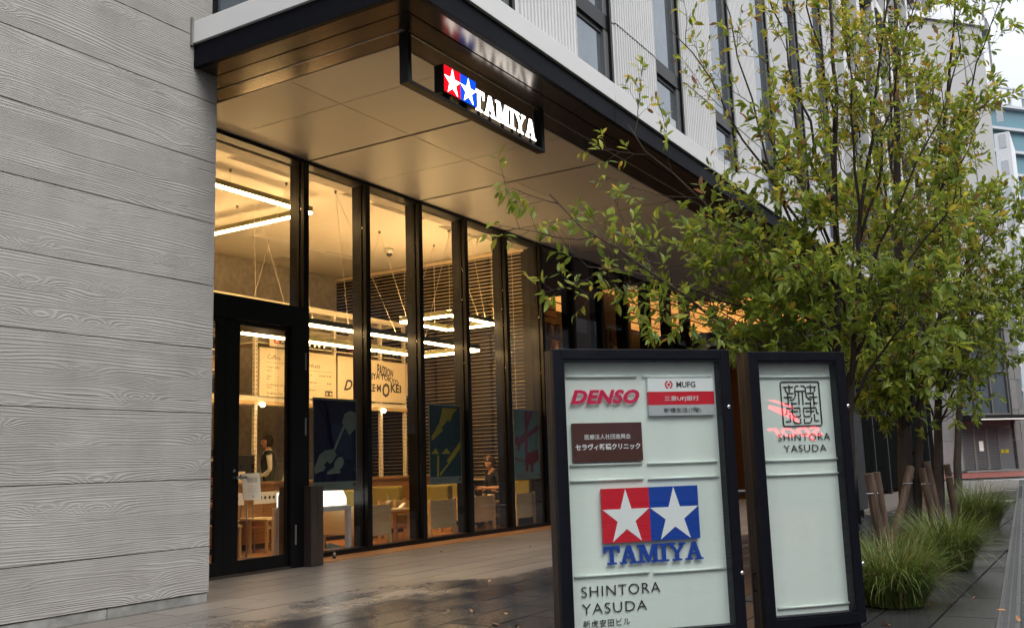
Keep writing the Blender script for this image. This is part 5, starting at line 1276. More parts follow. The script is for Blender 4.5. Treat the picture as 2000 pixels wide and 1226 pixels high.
limB = [lim(pd(1760, 760, 11.3), pd(1590, 560, 10.6), .016, (0, 0, .15), .95, .05), lim(pd(1757, 640, 11.3), pd(1620, 250, 11), .016, (0, 0, .1), .75, .4), lim(pd(1755, 500, 11.3), pd(1660, 60, 11), .015, (0, 0, .1), .72, .55),
        lim(pd(1753, 420, 11.3), pd(1730, -60, 10.6), .013, (0, 0, 0), .72, .55), lim(pd(1820, 500, 11.2), pd(1890, -10, 10.8), .014, (0, 0, .05), .7, .12), lim(pd(1835, 380, 11.2), pd(1950, 10, 10.4), .013, (0, 0, .05), .5, .05),
        lim(pd(1825, 480, 11.2), pd(1905, 250, 11), .013, (0, 0, .1), .7, .2), lim(pd(1800, 700, 11.2), pd(1960, 420, 10.8), .014, (0, 0, .1), .95, .25), lim(pd(1780, 820, 11.2), pd(1935, 640, 10.8), .013, (0, 0, .12), .9, .1),
        lim(pd(1768, 840, 11.3), pd(1680, 680, 10.7), .013, (0, 0, .12), .95, .03), lim(pd(1760, 720, 11.3), pd(1700, 520, 10.4), .013, (0, 0, .12), .95, .15), lim(pd(1775, 800, 11.2), pd(1800, 610, 10.3), .013, (0, 0, .12), 1, .1),
        lim(pd(1815, 560, 11.2), pd(1870, 380, 10.4), .013, (0, 0, .12), .95, .3), lim(pd(1756, 600, 11.3), pd(1790, 330, 12), .013, (0, 0, .12), .95, .4), lim(pd(1770, 860, 11.3), pd(1690, 840, 10.8), .010, (0, 0, .1), .7, .05), lim(pd(1770, 900, 11.3), pd(1870, 790, 10.8), .012, (0, 0, .05), .6, .02),
        lim(pd(1766, 850, 11.3), pd(1715, 740, 10.6), .012, (0, 0, .1), 1.1, .03), lim(pd(1772, 840, 11.3), pd(1830, 740, 10.6), .012, (0, 0, .1), 1.1, .03), lim(pd(1766, 820, 11.3), pd(1760, 700, 10.4), .012, (0, 0, .1), 1.1, .03), lim(pd(1757, 560, 11.3), pd(1850, 500, 10.6), .013, (0, 0, .1), 1.1, .15)]
tree(B0, 'second street tree, its forked trunk held by crossed wooden stakes', 11, [(b1_, .105, .010), (b2_, .055, .008)], limB, lsize=.114, singles=120, tl=.32)
c1_ = [C0, pd(1832, 830, 13.9), pd(1836, 560, 13.9), pd(1846, 250, 13.9)]
limC = [lim(pd(1834, 780, 13.9), pd(1930, 560, 13.3), .02, (0, 0, .15), 1, .05), lim(pd(1834, 720, 13.9), pd(2000, 520, 13.3), .02, (0, 0, .15), 1, .08), lim(pd(1836, 650, 13.9), pd(1935, 420, 13.4), .018, (0, 0, .15), .8, .12),
        lim(pd(1838, 560, 13.9), pd(1985, 400, 13.4), .014, (0, 0, .15), .45, .1), lim(pd(1836, 700, 13.9), pd(1760, 500, 13.4), .018, (0, 0, .15), 1, .2), lim(pd(1840, 480, 13.9), pd(1880, 250, 13.4), .016, (0, 0, .1), 1, .35),
        lim(pd(1834, 830, 13.9), pd(1905, 720, 13.2), .016, (0, 0, .1), .9, .03), lim(pd(1833, 840, 13.9), pd(1780, 720, 13.4), .016, (0, 0, .1), .9, .03), lim(pd(1838, 600, 13.9), pd(1840, 420, 13), .016, (0, 0, .1), 1, .25), lim(pd(1836, 760, 13.9), pd(1990, 660, 13.2), .014, (0, 0, .1), .9, .04), lim(pd(1834, 800, 13.9), pd(1925, 760, 13.0), .012, (0, 0, .1), .9, .03), lim(pd(1834, 780, 13.9), pd(1890, 650, 13.0), .012, (0, 0, .1), 1, .03), lim(pd(1834, 800, 13.9), pd(1850, 700, 13.0), .012, (0, 0, .1), 1, .03), lim(pd(1836, 700, 13.9), pd(1930, 620, 13.0), .012, (0, 0, .1), 1, .03)]
tree(C0, 'third street tree, bright green, in front of the grey stone building', 23, [(c1_, .085, .014)], limC, lsize=.12, singles=60, tl=.36)
d1_ = [D0, pd(1872, 830, 16.6), pd(1890, 560, 16.6), pd(1900, 380, 16.6)]
limD = [lim(pd(1875, 760, 16.6), pd(1990, 600, 16.2), .02, (0, 0, .2), .8, .05), lim(pd(1882, 700, 16.6), pd(2040, 560, 16.2), .02, (0, 0, .2), .8, .05), lim(pd(1886, 620, 16.6), pd(1980, 520, 16.4), .02, (0, 0, .2), .7, .1), lim(pd(1880, 720, 16.6), pd(1810, 560, 16.2), .02, (0, 0, .2), .8, .05), lim(pd(1890, 560, 16.6), pd(1910, 420, 16.4), .02, (0, 0, .2), .6, .1)]
tree(D0, 'farthest street tree, mostly hidden behind the three nearer ones', 31, [(d1_, .08, .016)], limD, lsize=.115, singles=0, tl=.4)

# supports: short log posts wired to the trunks
def stake(pairs, x, y, label):
    t = thing('tree_stake', label, 'stake', (x, y, 0), 'log posts that hold the trees')
    for (p, q, r) in pairs:
        n = 6; pp = [Vector(p).lerp(Vector(q), k/n)+Vector((random.gauss(0, .004), random.gauss(0, .004), 0)) for k in range(n+1)]
        MB().tube(pp, [r*random.uniform(.94, 1.06) for _ in pp], 9).build('log', 'stake_wood', t, smooth=False)
    p, q, r = pairs[0]; c = Vector(p).lerp(Vector(q), .82)
    MB().tube([c+Vector((-.09, .03, 0)), c+Vector((0, -r-.012, 0)), c+Vector((.14, -.02, .0))], .006, 6).build('tie_bolt', 'steel', t)
stake([((9.36, 1.84, 0), (9.27, 1.90, .98), .043), ((9.46, 1.81, 0), (9.35, 1.85, .99), .036)], 9.3, 1.95, 'double log post standing nearest, behind the narrow directory sign')
stake([((11.35, 2.2, 0), (11.72, 1.94, 1.0), .043)], 11.5, 2.1, 'single log post slanting left of the second tree trunk')
stake([((11.98, 1.78, 0), (11.92, 1.86, .98), .043), ((12.10, 1.72, 0), (12.02, 1.82, 1.05), .043)], 12.0, 1.8, 'double log post right of the second tree trunk')
stake([((15.15, 1.98, 0), (15.00, 2.0, .98), .046)], 15.1, 2.0, 'log post leaning on the third tree')
stake([((14.2, 2.35, 0), (14.6, 2.2, .95), .043)], 14.4, 2.3, 'log post slanting left of the third tree')

# soil strip and ornamental grass
structure(MB().box(7.9, 17.2, 1.75, 2.75, -.03, .012), 'planting_bed', 'soil')
def grass(x, y, h, r, n, seed, label):
    R = random.Random(seed); V, F, T = [], [], []
    for i in range(n):
        a = R.uniform(0, 2*PI); rr = r*.30*math.sqrt(R.random()); p = Vector((rr*math.cos(a), rr*math.sin(a), 0))
        a2 = a+R.gauss(0, .9); out = Vector((math.cos(a2), math.sin(a2), 0)); L = h*R.uniform(.75, 1.55); w = R.uniform(.0022, .0050)
        side = (out.cross(EZ)+Vector((R.gauss(0, .3), R.gauss(0, .3), 0))).normalized(); o = len(V); ns = 8
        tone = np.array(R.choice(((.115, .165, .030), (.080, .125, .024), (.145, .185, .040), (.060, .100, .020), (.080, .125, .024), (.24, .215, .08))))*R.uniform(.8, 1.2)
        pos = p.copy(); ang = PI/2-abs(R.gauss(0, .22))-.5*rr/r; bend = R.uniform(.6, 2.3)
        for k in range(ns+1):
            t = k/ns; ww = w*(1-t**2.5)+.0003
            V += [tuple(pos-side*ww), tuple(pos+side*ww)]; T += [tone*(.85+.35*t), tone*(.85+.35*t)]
            ang2 = ang-bend*t**1.25; pos = pos+(out*math.cos(ang2)+EZ*math.sin(ang2))*L/ns
            if pos.z < .015: pos.z = .015+R.random()*.012
        F += [(o+2*k, o+2*k+1, o+2*k+3, o+2*k+2) for k in range(ns)]
    t = thing('grass_tuft', label, 'grass', (x, y, .01), 'ornamental grass under the trees')
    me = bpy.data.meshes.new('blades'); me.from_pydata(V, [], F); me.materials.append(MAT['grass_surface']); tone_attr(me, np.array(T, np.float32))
    o = bpy.data.objects.new('blades', me); COL.objects.link(o); o.parent = t; o['kind'] = 'stuff'
for i, (x, y, h, r, n, l) in enumerate((
        (8.04, 1.54, .47, .72, 1700, 'largest grass tuft, spilling over the paving beside the narrow sign'), (8.6, 2.4, .42, .5, 450, 'grass tuft behind the double log post and the sign edge'),
        (9.3, 1.95, .42, .5, 600, 'smaller grass tuft tucked behind the largest one'), (10.65, 1.52, .50, .78, 1700, 'second big grass tuft, bulging farthest over the paving'),
        (10.1, 2.45, .38, .42, 350, 'grass tuft at the foot of the slanting log post'), (12.3, 2.1, .40, .45, 450, 'grass tuft just beyond the second tree and its posts'),
        (13.7, 2.15, .40, .45, 400, 'grass tuft between the second and third trees'), (16.6, 1.85, .60, .95, 1500, 'farthest big grass tuft, at the bend of the paving before the crossing'))):
    grass(x, y, h, r, n, 50+i, l)

# fallen leaves and scraps on the paving
fl = LEAFV.copy(); fl[:, 2] = np.array([.0, .10, .02, .0, .16, .03, .0, .12])
flm = []
for k in range(3):
    me = bpy.data.meshes.new('fallen_leaf'); vv = fl.copy(); vv[:, 2] *= (1, .5, 1.6)[k]; vv[:, 2] += .05
    me.from_pydata([tuple(q) for q in vv], [], LEAFF); me.materials.append(MAT['dry_leaf']); flm.append(me)
R = random.Random(5)
spots_ = [(818, 1105, .05, 'small pale scrap on the dry paving before the second poster'), (752, 1133, .05, 'curled brown leaf on the dry paving, a step right of the door stop'), (858, 1078, .06, 'dark leaf close to the sill under the yellow poster'), (922, 1196, .07, 'dark red leaf flat on the wet paving, left of the wide sign'),
 (697, 1168, .06, 'pale leaf on the damp edge, below the door stop'), (735, 1203, .08, 'dark twig like leaf at the bottom edge, right of the sign glow'), (870, 1189, .05, 'small curled leaf left of the dark red one'), (900, 1208, .05, 'tiny leaf just below the dark red one'), (953, 1136, .06, 'round pinkish leaf where the dry paving ends'), (1018, 1150, .07, 'black leaf on the wet paving by the wide sign edge'),
 (1022, 1173, .04, 'slim upright leaf tip under the black leaf'), (1033, 1068, .06, 'pale leaf far back, near the red poster'), (984, 1196, .06, 'brown leaf a hand left of the wide sign foot'), (1054, 1118, .05, 'small bright leaf touching the wide sign outline'), (1740, 1222, .09, 'long tan leaf at the bottom edge, right of the narrow sign'), (1812, 1180, .07, 'brown leaf at the tip of the largest grass tuft'),
 (1868, 1180, .08, 'curled leaf on the paving midway to the drain'), (1905, 1165, .07, 'thin leaf right of the curled one, toward the drain'), (1945, 1190, .08, 'pale leaf beside the drain edge'), (1977, 1012, .10, 'red leaf lying on the drain far along'), (1990, 1215, .08, 'tan leaf on the road beyond the drain'), (1010, 1224, .13, 'large brown leaf at the bottom edge beside the wide sign'), (975, 1221, .12, 'large tan leaf at the bottom edge, left of the other large one')]
for i, (px, py, s, lb_) in enumerate(spots_):
    q = at(px, py, 2, 0.003); o = bpy.data.objects.new('fallen_leaf', flm[i % 3]); COL.objects.link(o)
    o.location = q; o.scale = (s, s, s); o.rotation_euler = (R.gauss(0, .12), R.gauss(0, .12), R.uniform(0, 6.28))
    tag(o, lb_, 'leaf', 'fallen leaves on the paving')
# ------------------------------------------------------------------ people
def skinned(verts, edges, name):
    me = bpy.data.meshes.new(name); me.from_pydata([v[0] for v in verts], edges, [])
    ob = bpy.data.objects.new(name, me); COL.objects.link(ob)
    ob.modifiers.new('s', 'SKIN'); md = ob.modifiers.new('u', 'SUBSURF'); md.levels = 2; md.render_levels = 2
    for i, v in enumerate(verts):
        r = v[1]; me.skin_vertices[0].data[i].radius = (r, r) if isinstance(r, (int, float)) else r
        me.skin_vertices[0].data[i].use_root = (i == 0)
    bpy.context.view_layer.update()
    m2 = bpy.data.meshes.new_from_object(ob.evaluated_get(bpy.context.evaluated_depsgraph_get()))
    bpy.data.objects.remove(ob); bpy.data.meshes.remove(me); return m2
def person(label, loc, rz, pose, mats, hair, hair_len=0.0):
    """one continuous skinned body in local metres (facing +x), coloured by the bone each face lies on"""
    t = thing('person', label, 'person', loc, 'people in the cafe', rotz=rz, local=True)
    J = pose['joints']; names = list(J); idx = {n: i for i, n in enumerate(names)}
    verts = [(J[n][0], J[n][1]) for n in names]; edges = [(idx[a], idx[b]) for a, b in pose['bones']]
    me = skinned(verts, edges, 'body')
    segs = [(Vector(J[a][0]), Vector(J[b][0]), pose['mat'].get((a, b), pose['mat'].get(b, 0))) for a, b in pose['bones']]
    for m in mats: me.materials.append(MAT[m])
    for p in me.polygons:
        c = p.center; best = (9, 0)
        for a, b, mi in segs:
            d = b-a; L2 = d.length_squared; u = max(0, min(1, (c-a).dot(d)/L2)) if L2 else 0
            e = (c-(a+d*u)).length
            if e < best[0]: best = (e, mi)
        p.material_index = best[1]; p.use_smooth = True
    # head: one shaped surface joined into the body mesh
    bm = bmesh.new(); bm.from_mesh(me)
    hc, yaw, pit = Vector(pose['head']), pose.get('yaw', 0), pose.get('pitch', 0)
    Rm = Matrix.Rotation(yaw, 3, 'Z') @ Matrix.Rotation(pit, 3, 'Y')
    hb = bmesh.new(); bmesh.ops.create_uvsphere(hb, u_segments=28, v_segments=22, radius=1)
    for v in hb.verts:
        x, y, z = v.co
        q = Vector((x*.096, y*.076, z*.122))
        if z < 0: q.y *= 1-.30*(-z)**1.3; q.x *= 1-.12*(-z); q.x += .016*(-z)
        if x > .3:
            nose = math.exp(-((y/.20)**2)-((z+.10)/.24)**2)
            q.x += .026*nose*(1 if z < .1 else .6)
            for s in (-1, 1): q.x -= .010*math.exp(-(((y-s*.38)/.20)**2)-((z-.08)/.13)**2)
            q.x += .006*math.exp(-((y/.30)**2)-((z+.52)/.10)**2)
            q.x += .008*math.exp(-((y/.35)**2)-((z+.85)/.16)**2)
        for s in (-1, 1):
            q.y += s*.020*math.exp(-((x+.05)/.16)**2-((z+.02)/.20)**2)*(1 if s*y > 0.7 else 0)
        v.co = hc+Rm @ q
    vm = {v: bm.verts.new(v.co) for v in hb.verts}
    li = mats.index('lip') if 'lip' in mats else 0; ei = mats.index('eye_dark') if 'eye_dark' in mats else 0
    for f in hb.faces:
        g = bm.faces.new([vm[v] for v in f.verts]); g.smooth = True; c = Rm.inverted() @ (f.calc_center_median()-hc)
        y, z = c.y/.076, c.z/.122; g.material_index = pose.get('skin', 0)
        if c.x > .06 and abs(y) < .26 and -.60 < z < -.46: g.material_index = li
        if c.x > .05 and .22 < abs(y) < .55 and (.02 < z < .14 or .24 < z < .34): g.material_index = ei
    hb.free(); bm.to_mesh(me); bm.free()
    o = bpy.data.objects.new('body', me); COL.objects.link(o); o.parent = t
    h = bmesh.new(); bmesh.ops.create_uvsphere(h, u_segments=28, v_segments=18, radius=1); rh = random.Random(3)
    for v in h.verts:
        x, y, z = v.co; q = Vector((x*.112-.012, y*.092, z*.134+.012))
        cut = .22 if x > .25 else (-.25-hair_len*3 if x < .2 else -.1)
        if z < cut:
            if x > .25: q = Vector((q.x*.70, q.y*.80, max(q.z, .02))) if x > .4 else Vector((q.x*.8, q.y*.95, q.z*.8))
            else: q.z = max(q.z, -.10-hair_len); q.x *= .95
        q += Vector((rh.gauss(0, .0022), rh.gauss(0, .0022), rh.gauss(0, .0022)))
        v.co = hc+Rm @ q
    hm = bpy.data.meshes.new('hair'); h.to_mesh(hm); h.free(); hm.materials.append(MAT[hair]); hm.polygons.foreach_set('use_smooth', [True]*len(hm.polygons))
    ho = bpy.data.objects.new('hair', hm); COL.objects.link(ho); ho.parent = t
    return t
def hand_bones(J, B, mats, wrist, d, palm_n, side, pre, mi, curl=.5):
    """palm and five separate tapering fingers with bends"""
    w = Vector(J[wrist][0]); d = Vector(d).normalized(); n = Vector(palm_n).normalized(); s = d.cross(n).normalized()*side
    J[pre+'palm'] = (tuple(w+d*.055), (.021, .034)); B.append((wrist, pre+'palm')); mats[pre+'palm'] = mi
    for i, (off, L) in enumerate(((.027, .070), (.009, .080), (-.009, .074), (-.026, .058))):
        k = w+d*.085+s*off; a = k+(d*math.cos(curl)+n*math.sin(curl))*L*.55; b = a+(d*math.cos(curl*2)+n*math.sin(curl*2))*L*.5
        for q, (p, r) in enumerate(((k, .010), (a, .009), (b, .0075))):
            J[f'{pre}f{i}{q}'] = (tuple(p), r); mats[f'{pre}f{i}{q}'] = mi
            B.append((pre+'palm' if q == 0 else f'{pre}f{i}{q-1}', f'{pre}f{i}{q}'))
    k = w+d*.03+s*.03; a = k+(d*.6+s*.7+n*.3).normalized()*.035; b = a+(d*.8+s*.2+n*.5).normalized()*.03
    for q, (p, r) in enumerate(((k, .012), (a, .010), (b, .008))):
        J[f'{pre}t{q}'] = (tuple(p), r); mats[f'{pre}t{q}'] = mi; B.append((wrist if q == 0 else f'{pre}t{q-1}', f'{pre}t{q}'))
def standing():
    J = {'pelvis': ((0, 0, .98), (.15, .12)), 'waist': ((0, 0, 1.10), (.14, .105)), 'chest': ((.01, 0, 1.28), (.165, .115)), 'shoulders': ((0, 0, 1.42), (.13, .085)), 'neck': ((.0, 0, 1.50), .054), 'skull': ((.02, 0, 1.60), .06)}
    B = [('pelvis', 'waist'), ('waist', 'chest'), ('chest', 'shoulders'), ('shoulders', 'neck'), ('neck', 'skull')]; M = {'waist': 1, 'chest': 1, 'shoulders': 1, 'neck': 2, 'skull': 0}
    for s, p in ((1, 'l'), (-1, 'r')):
        J[p+'sh'] = ((0, s*.19, 1.40), .06); J[p+'el'] = ((-.02, s*.25, 1.12), .044); J[p+'wr'] = ((.16, s*.22, 1.0), .029)
        J[p+'hip'] = ((0, s*.10, .90), .088); J[p+'kn'] = ((.02, s*.11, .50), .060); J[p+'an'] = ((-.01, s*.11, .09), .042); J[p+'toe'] = ((.15, s*.12, .035), .035)
        B += [('shoulders', p+'sh'), (p+'sh', p+'el'), (p+'el', p+'wr'), ('pelvis', p+'hip'), (p+'hip', p+'kn'), (p+'kn', p+'an'), (p+'an', p+'toe')]
        M.update({p+'sh': 1, p+'el': 2, p+'wr': 2, p+'hip': 3, p+'kn': 3, p+'an': 3, p+'toe': 4})
        hand_bones(J, B, M, p+'wr', (.9, 0, -.2), (0, 0, -1), s, p, 0)
    return dict(joints=J, bones=B, mat=M, head=(.03, 0, 1.645), skin=0)
def sitting(reach=(.30, .10, .74), seat=.45):
    z = seat+.10
    J = {'pelvis': ((0, 0, z), (.15, .125)), 'waist': ((.0, 0, z+.14), (.135, .105)), 'chest': ((.03, 0, z+.32), (.15, .105)), 'shoulders': ((.05, 0, z+.46), (.115, .075)), 'neck': ((.07, 0, z+.545), .048), 'skull': ((.10, 0, z+.63), .055)}
    B = [('pelvis', 'waist'), ('waist', 'chest'), ('chest', 'shoulders'), ('shoulders', 'neck'), ('neck', 'skull')]; M = {'waist': 1, 'chest': 1, 'shoulders': 1, 'neck': 0, 'skull': 0}
    for s, p in ((1, 'l'), (-1, 'r')):
        J[p+'sh'] = ((.05, s*.165, z+.44), .056); J[p+'el'] = ((.07, s*.22, z+.19), .042); J[p+'wr'] = ((reach[0], s*reach[1], reach[2]), .027)
        J[p+'hip'] = ((.06, s*.10, z-.02), .088); J[p+'kn'] = ((.43, s*.11, seat+.08), .062); J[p+'an'] = ((.40, s*.11, .09), .042); J[p+'toe'] = ((.55, s*.12, .035), .036)
        B += [('shoulders', p+'sh'), (p+'sh', p+'el'), (p+'el', p+'wr'), ('pelvis', p+'hip'), (p+'hip', p+'kn'), (p+'kn', p+'an'), (p+'an', p+'toe')]
        M.update({p+'sh': 1, p+'el': 1, p+'wr': 0, p+'hip': 3, p+'kn': 3, p+'an': 3, p+'toe': 4})
        hand_bones(J, B, M, p+'wr', (.95, -s*.25, .1), (0, -s*.9, -.3), s, p, 0, curl=.35)
    return dict(joints=J, bones=B, mat=M, head=(.13, 0, z+.665), skin=0)
ps = standing(); ps['yaw'] = .15
pb = person('barista in a dark vest and white collar, facing left behind the counter', (13.22, 13.52, .10), 2.42, ps, ['skin', 'cloth_navy', 'cloth_white', 'cloth_black', 'print_black', 'lip', 'eye_dark'], 'hair_dark')
cl = MB()
for s in (-1, 1): cl.prism([(0, 0), (.07, -.02), (.03, -.075)] if s > 0 else [(0, 0), (.03, -.075), (.07, -.02)], (.085, s*.012, 1.475), (0, s, 0), EZ, EX, .012)
cl.build('collar', 'cloth_white', pb)
pl_ = MB().box(-.25, .25, -.25, .25, 0, .088)
ssit = sitting(); ssit['pitch'] = .32; ssit['yaw'] = .25
pw = person('woman in dark clothes seated by the blind, looking down at her hands', (16.02, 10.27, .012), 2.8, ssit, ['skin', 'cloth_black', 'cloth_black', 'cloth_navy', 'print_black', 'lip', 'eye_dark'], 'hair_brown', .07)
MB().tube([(.085, -.20, .97), (.10, -.19, .90), (.06, -.235, .80)], .006, 6).build('sleeve_stripe', 'cloth_white', pw)
MB().box(.33, .47, -.035, .035, .745, .757).build('held_phone', 'print_black', pw, bev=.003)
m, n, l = newmat('zebra_cloth')
o_ = n.new('ShaderNodeOutputMaterial'); p_n = n.new('ShaderNodeBsdfPrincipled'); l.new(p_n.outputs[0], o_.inputs[0]); p_n.inputs['Roughness'].default_value = .8
tc_ = n.new('ShaderNodeTexCoord'); wv_ = n.new('ShaderNodeTexWave'); wv_.inputs['Scale'].default_value = 9; wv_.inputs['Distortion'].default_value = 6; wv_.inputs['Detail Scale'].default_value = 1.2; wv_.bands_direction = 'Z'
cr_ = n.new('ShaderNodeValToRGB'); cr_.color_ramp.interpolation = 'CONSTANT'; cr_.color_ramp.elements[0].color = (.012, .01, .01, 1); cr_.color_ramp.elements[1].position = .55; cr_.color_ramp.elements[1].color = (.62, .52, .42, 1)
l.new(tc_.outputs['Object'], wv_.inputs[0]); l.new(wv_.outputs['Fac'], cr_.inputs[0]); l.new(cr_.outputs[0], p_n.inputs['Base Color']); MAT['zebra_cloth'] = m
sz = sitting((.30, .14, .72)); sz['pitch'] = .15
person('customer in a zebra striped top, half hidden by the concrete wall', (9.54, 10.75, .03), PI-.1, sz, ['skin', 'zebra_cloth', 'zebra_cloth', 'cloth_black', 'print_black', 'lip', 'eye_dark'], 'hair_dark', .03)
st_ = thing('side_chair', 'plain wooden chair under the customer in the striped top', 'chair', (9.56, 10.75, .012))
MB().box(9.34, 9.80, 10.52, 10.98, .42, .455).build('seat', 'chair_wood', st_, bev=.004)
for x in (9.35, 9.755):
    for y in (10.53, 10.935): MB().box(x, x+.035, y, y+.035, .012, .419).build('leg', 'chair_wood', st_)
dk = thing('duck_board', 'raised timber floor grid under the barista', 'platform', (12.9, 13.5, .012))
for i in range(9): MB().box(11.2+.36*i, 11.2+.36*i+.34, 13.25, 13.84, .02, .098).build('plank', 'timber_dark', dk)

# ------------------------------------------------------------------ street beyond the trees
GX = np.array([math.cos(math.radians(-40)), math.sin(math.radians(-40)), 0]); GN = np.array([math.sin(math.radians(40)), math.cos(math.radians(40)), 0])
go = np.array(at(1849, 924, 2, .0))
gb = thing('stone_building', 'grey stone and tile building with shuttered doors across the side street', 'building', tuple(go), rotz=math.radians(-40), local=True)
def gxy(px, py, dep=0.0):
    d = ray(px, py); c = np.array([0, 0, EYE]); p0 = go+GN*dep; t_ = ((p0-c)@GN)/(d@GN); q = c+d*t_
    return float((q-p0)@GX), float(q[2])
S_ = gxy(1990, 800)[0]                       # right edge of the stone front
xr = gxy(1983, 640)[0]
xd0, zd1 = gxy(1885, 833); xd1, _ = gxy(1950, 833); xw0, zw1 = gxy(1872, 640); xw1, zw0 = gxy(1962, 812)
Htop = gxy(1905, 40)[1]
MB().box(-16, xr+.02, .9, 9, 0, Htop).build('building_core', 'tile_grey', gb)
def blocks(x0, x1, z0, z1, nx, nz):
    for i in range(nx):
        for j in range(nz):
            MB().box(x0+(x1-x0)*i/nx+.008, x0+(x1-x0)*(i+1)/nx-.008, .02*((i+j) % 2), .3, z0+(z1-z0)*j/nz+.008, z0+(z1-z0)*(j+1)/nz-.008).build('stone_block', 'granite', gb)
ZG = zw1+.5
blocks(-6, xd0-.35, 0, ZG, 3, 5); blocks(xd1+1.15, xr, 0, ZG, 2, 5); blocks(xd0-.35, xd1+1.15, zw1, ZG, 2, 1)
MB().box(-16, xr+.01, .02, .88, ZG+.02, Htop-.4).build('tiled_front', 'tile_grey', gb)
for q in (xr-1.6,): MB().box(q, q+.06, .0, .0195, ZG+.1, Htop-.5).build('joint', 'shutter_grey', gb)
MB().box(-16, xr+.15, -.15, .9, Htop-.38, Htop).build('cornice', 'far_white', gb)
MB().box(-16, xr-1.5, 2.2, 8, Htop, Htop+3).build('setback_storey', 'shutter_grey', gb)
for q in np.arange(-15, xr-.2, 1.5): MB().box(q, q+.05, -.05, 0, Htop+.002, Htop+.9).build('rail_post', 'far_white', gb)
MB().box(-16, xr, -.05, 0, Htop+.902, Htop+.96).build('rail', 'far_white', gb)
# upper glazing and the door canopy
zc0, zc1 = gxy(1910, 822)[1], gxy(1910, 812)[1]
w = MB()
for q in np.linspace(xd0-.3, xd1+1.05, 4): w.box(q, q+.09, .1, .2, zc1+.05, zw1)
for q in (zc1+.06, (zc1+zw1)/2, zw1-.1): w.box(xd0-.2, xd1+1.1, .12, .19, q, q+.09)
w = w.build('window', 'shutter_grey', gb)
MB().box(xd0-.3, xd1+1.1, .22, .24, zc1+.05, zw1).build('pane', 'upper_glass', w)
MB().box(xd0-.5, xd1+1.3, -1.0, .3, zc0, zc1).build('door_canopy', 'street_metal', gb)
MB().box(xd0+.2, xd1+1.25, -1.03, -1.003, zc0+.02, zc0+.09).build('canopy_edge', 'paper', gb)
MB().box(xd0-.3, xd1+1.1, .16, .3, zd1, zc0-.01).build('name_band', 'shutter_grey', gb)
dd_ = MB(); zd = zd1-.05
for q in np.linspace(xd0, xd1, 4)[:3]:
    pass
e = np.linspace(xd0-.25, xd1+.05, 4)
for i in range(3):
    o_d = MB().box(e[i], e[i]+.07, .1, .18, .12, zd).box(e[i+1]-.07, e[i+1], .1, .18, .12, zd).box(e[i]+.07, e[i+1]-.07, .1, .18, zd-.07, zd).build('shutter_door', 'shutter_grey', gb)
    zz_ = .16
    sl = MB()
    while zz_ < zd-.1: sl.box(e[i]+.071, e[i+1]-.071, .12, .15, zz_, zz_+.055); zz_ += .085
    sl.build('shutter_slats', 'window_grey', o_d)
MB().box(e[0]+.1, e[0]+.3, .09, .098, 1.3, 1.55).build('notice', 'blue_paper', gb) if 'blue_paper' in MAT else None
MB().box(e[1]+.3, e[1]+.6, .09, .098, 1.15, 1.7).build('notice', 'paper', gb)
MB().box(xd1+.1, xd1+1.1, .16, .2, .1, zd).build('side_panel', 'window_grey', gb)
for zz_ in (.95, 1.0): pass
MB().box(xd1+.15, xd1+.38, .15, .158, 1.0, 1.2).box(xd1+.45, xd1+.7, .15, .158, 1.0, 1.2).build('notice', 'poster_yellow', gb)
MB().box(xd0-.5, xd1+1.3, -.35, .3, 0, .10).build('door_step', 'granite', gb)
# side street surfaces
def strip(name, mat, px0, px1, z):
    a, b = at(*px0, 2, 0), at(*px1, 2, 0)
    return a, b
rp = MB(); y0_, y1_ = -3.2, -.36
def gpt(x, y, z): return tuple(go+GX*x+GN*y+np.array([0, 0, z]))
structure(MB().add([gpt(-14, -9.0, -.02), gpt(30, -9.0, -.02), gpt(30, -.3, -.02), gpt(-14, -.3, -.02)], [(0, 1, 2, 3)]), 'red_pavement', 'red_paving')
structure(MB().add([gpt(-14, -12.5, -.012), gpt(30, -12.5, -.012), gpt(30, -12.2, -.012), gpt(-14, -12.2, -.012)], [(0, 1, 2, 3)]).add([gpt(-14, -13.3, -.012), gpt(30, -13.3, -.012), gpt(30, -13.0, -.012), gpt(-14, -13.0, -.012)], [(0, 1, 2, 3)]), 'road_line', 'road_paint')
hz = MB(); a, b = Vector(at(1925, 982, 2, .0)), Vector(at(1981, 978, 2, .0)); dirn = (b-a).normalized(); nn = Vector((-dirn.y, dirn.x, 0))
for i in range(9):
    c = a.lerp(b, i/8); hz.add([c+dirn*.0, c+dirn*.09, c+dirn*.09+nn*.8+Vector((.3, 0, 0)), c+nn*.8+Vector((.3, 0, 0))], [(0, 1, 2, 3)])
for i in range(len(hz.v)): hz.v[i] = (hz.v[i][0], hz.v[i][1], .006)
structure(hz, 'road_marking', 'road_paint')

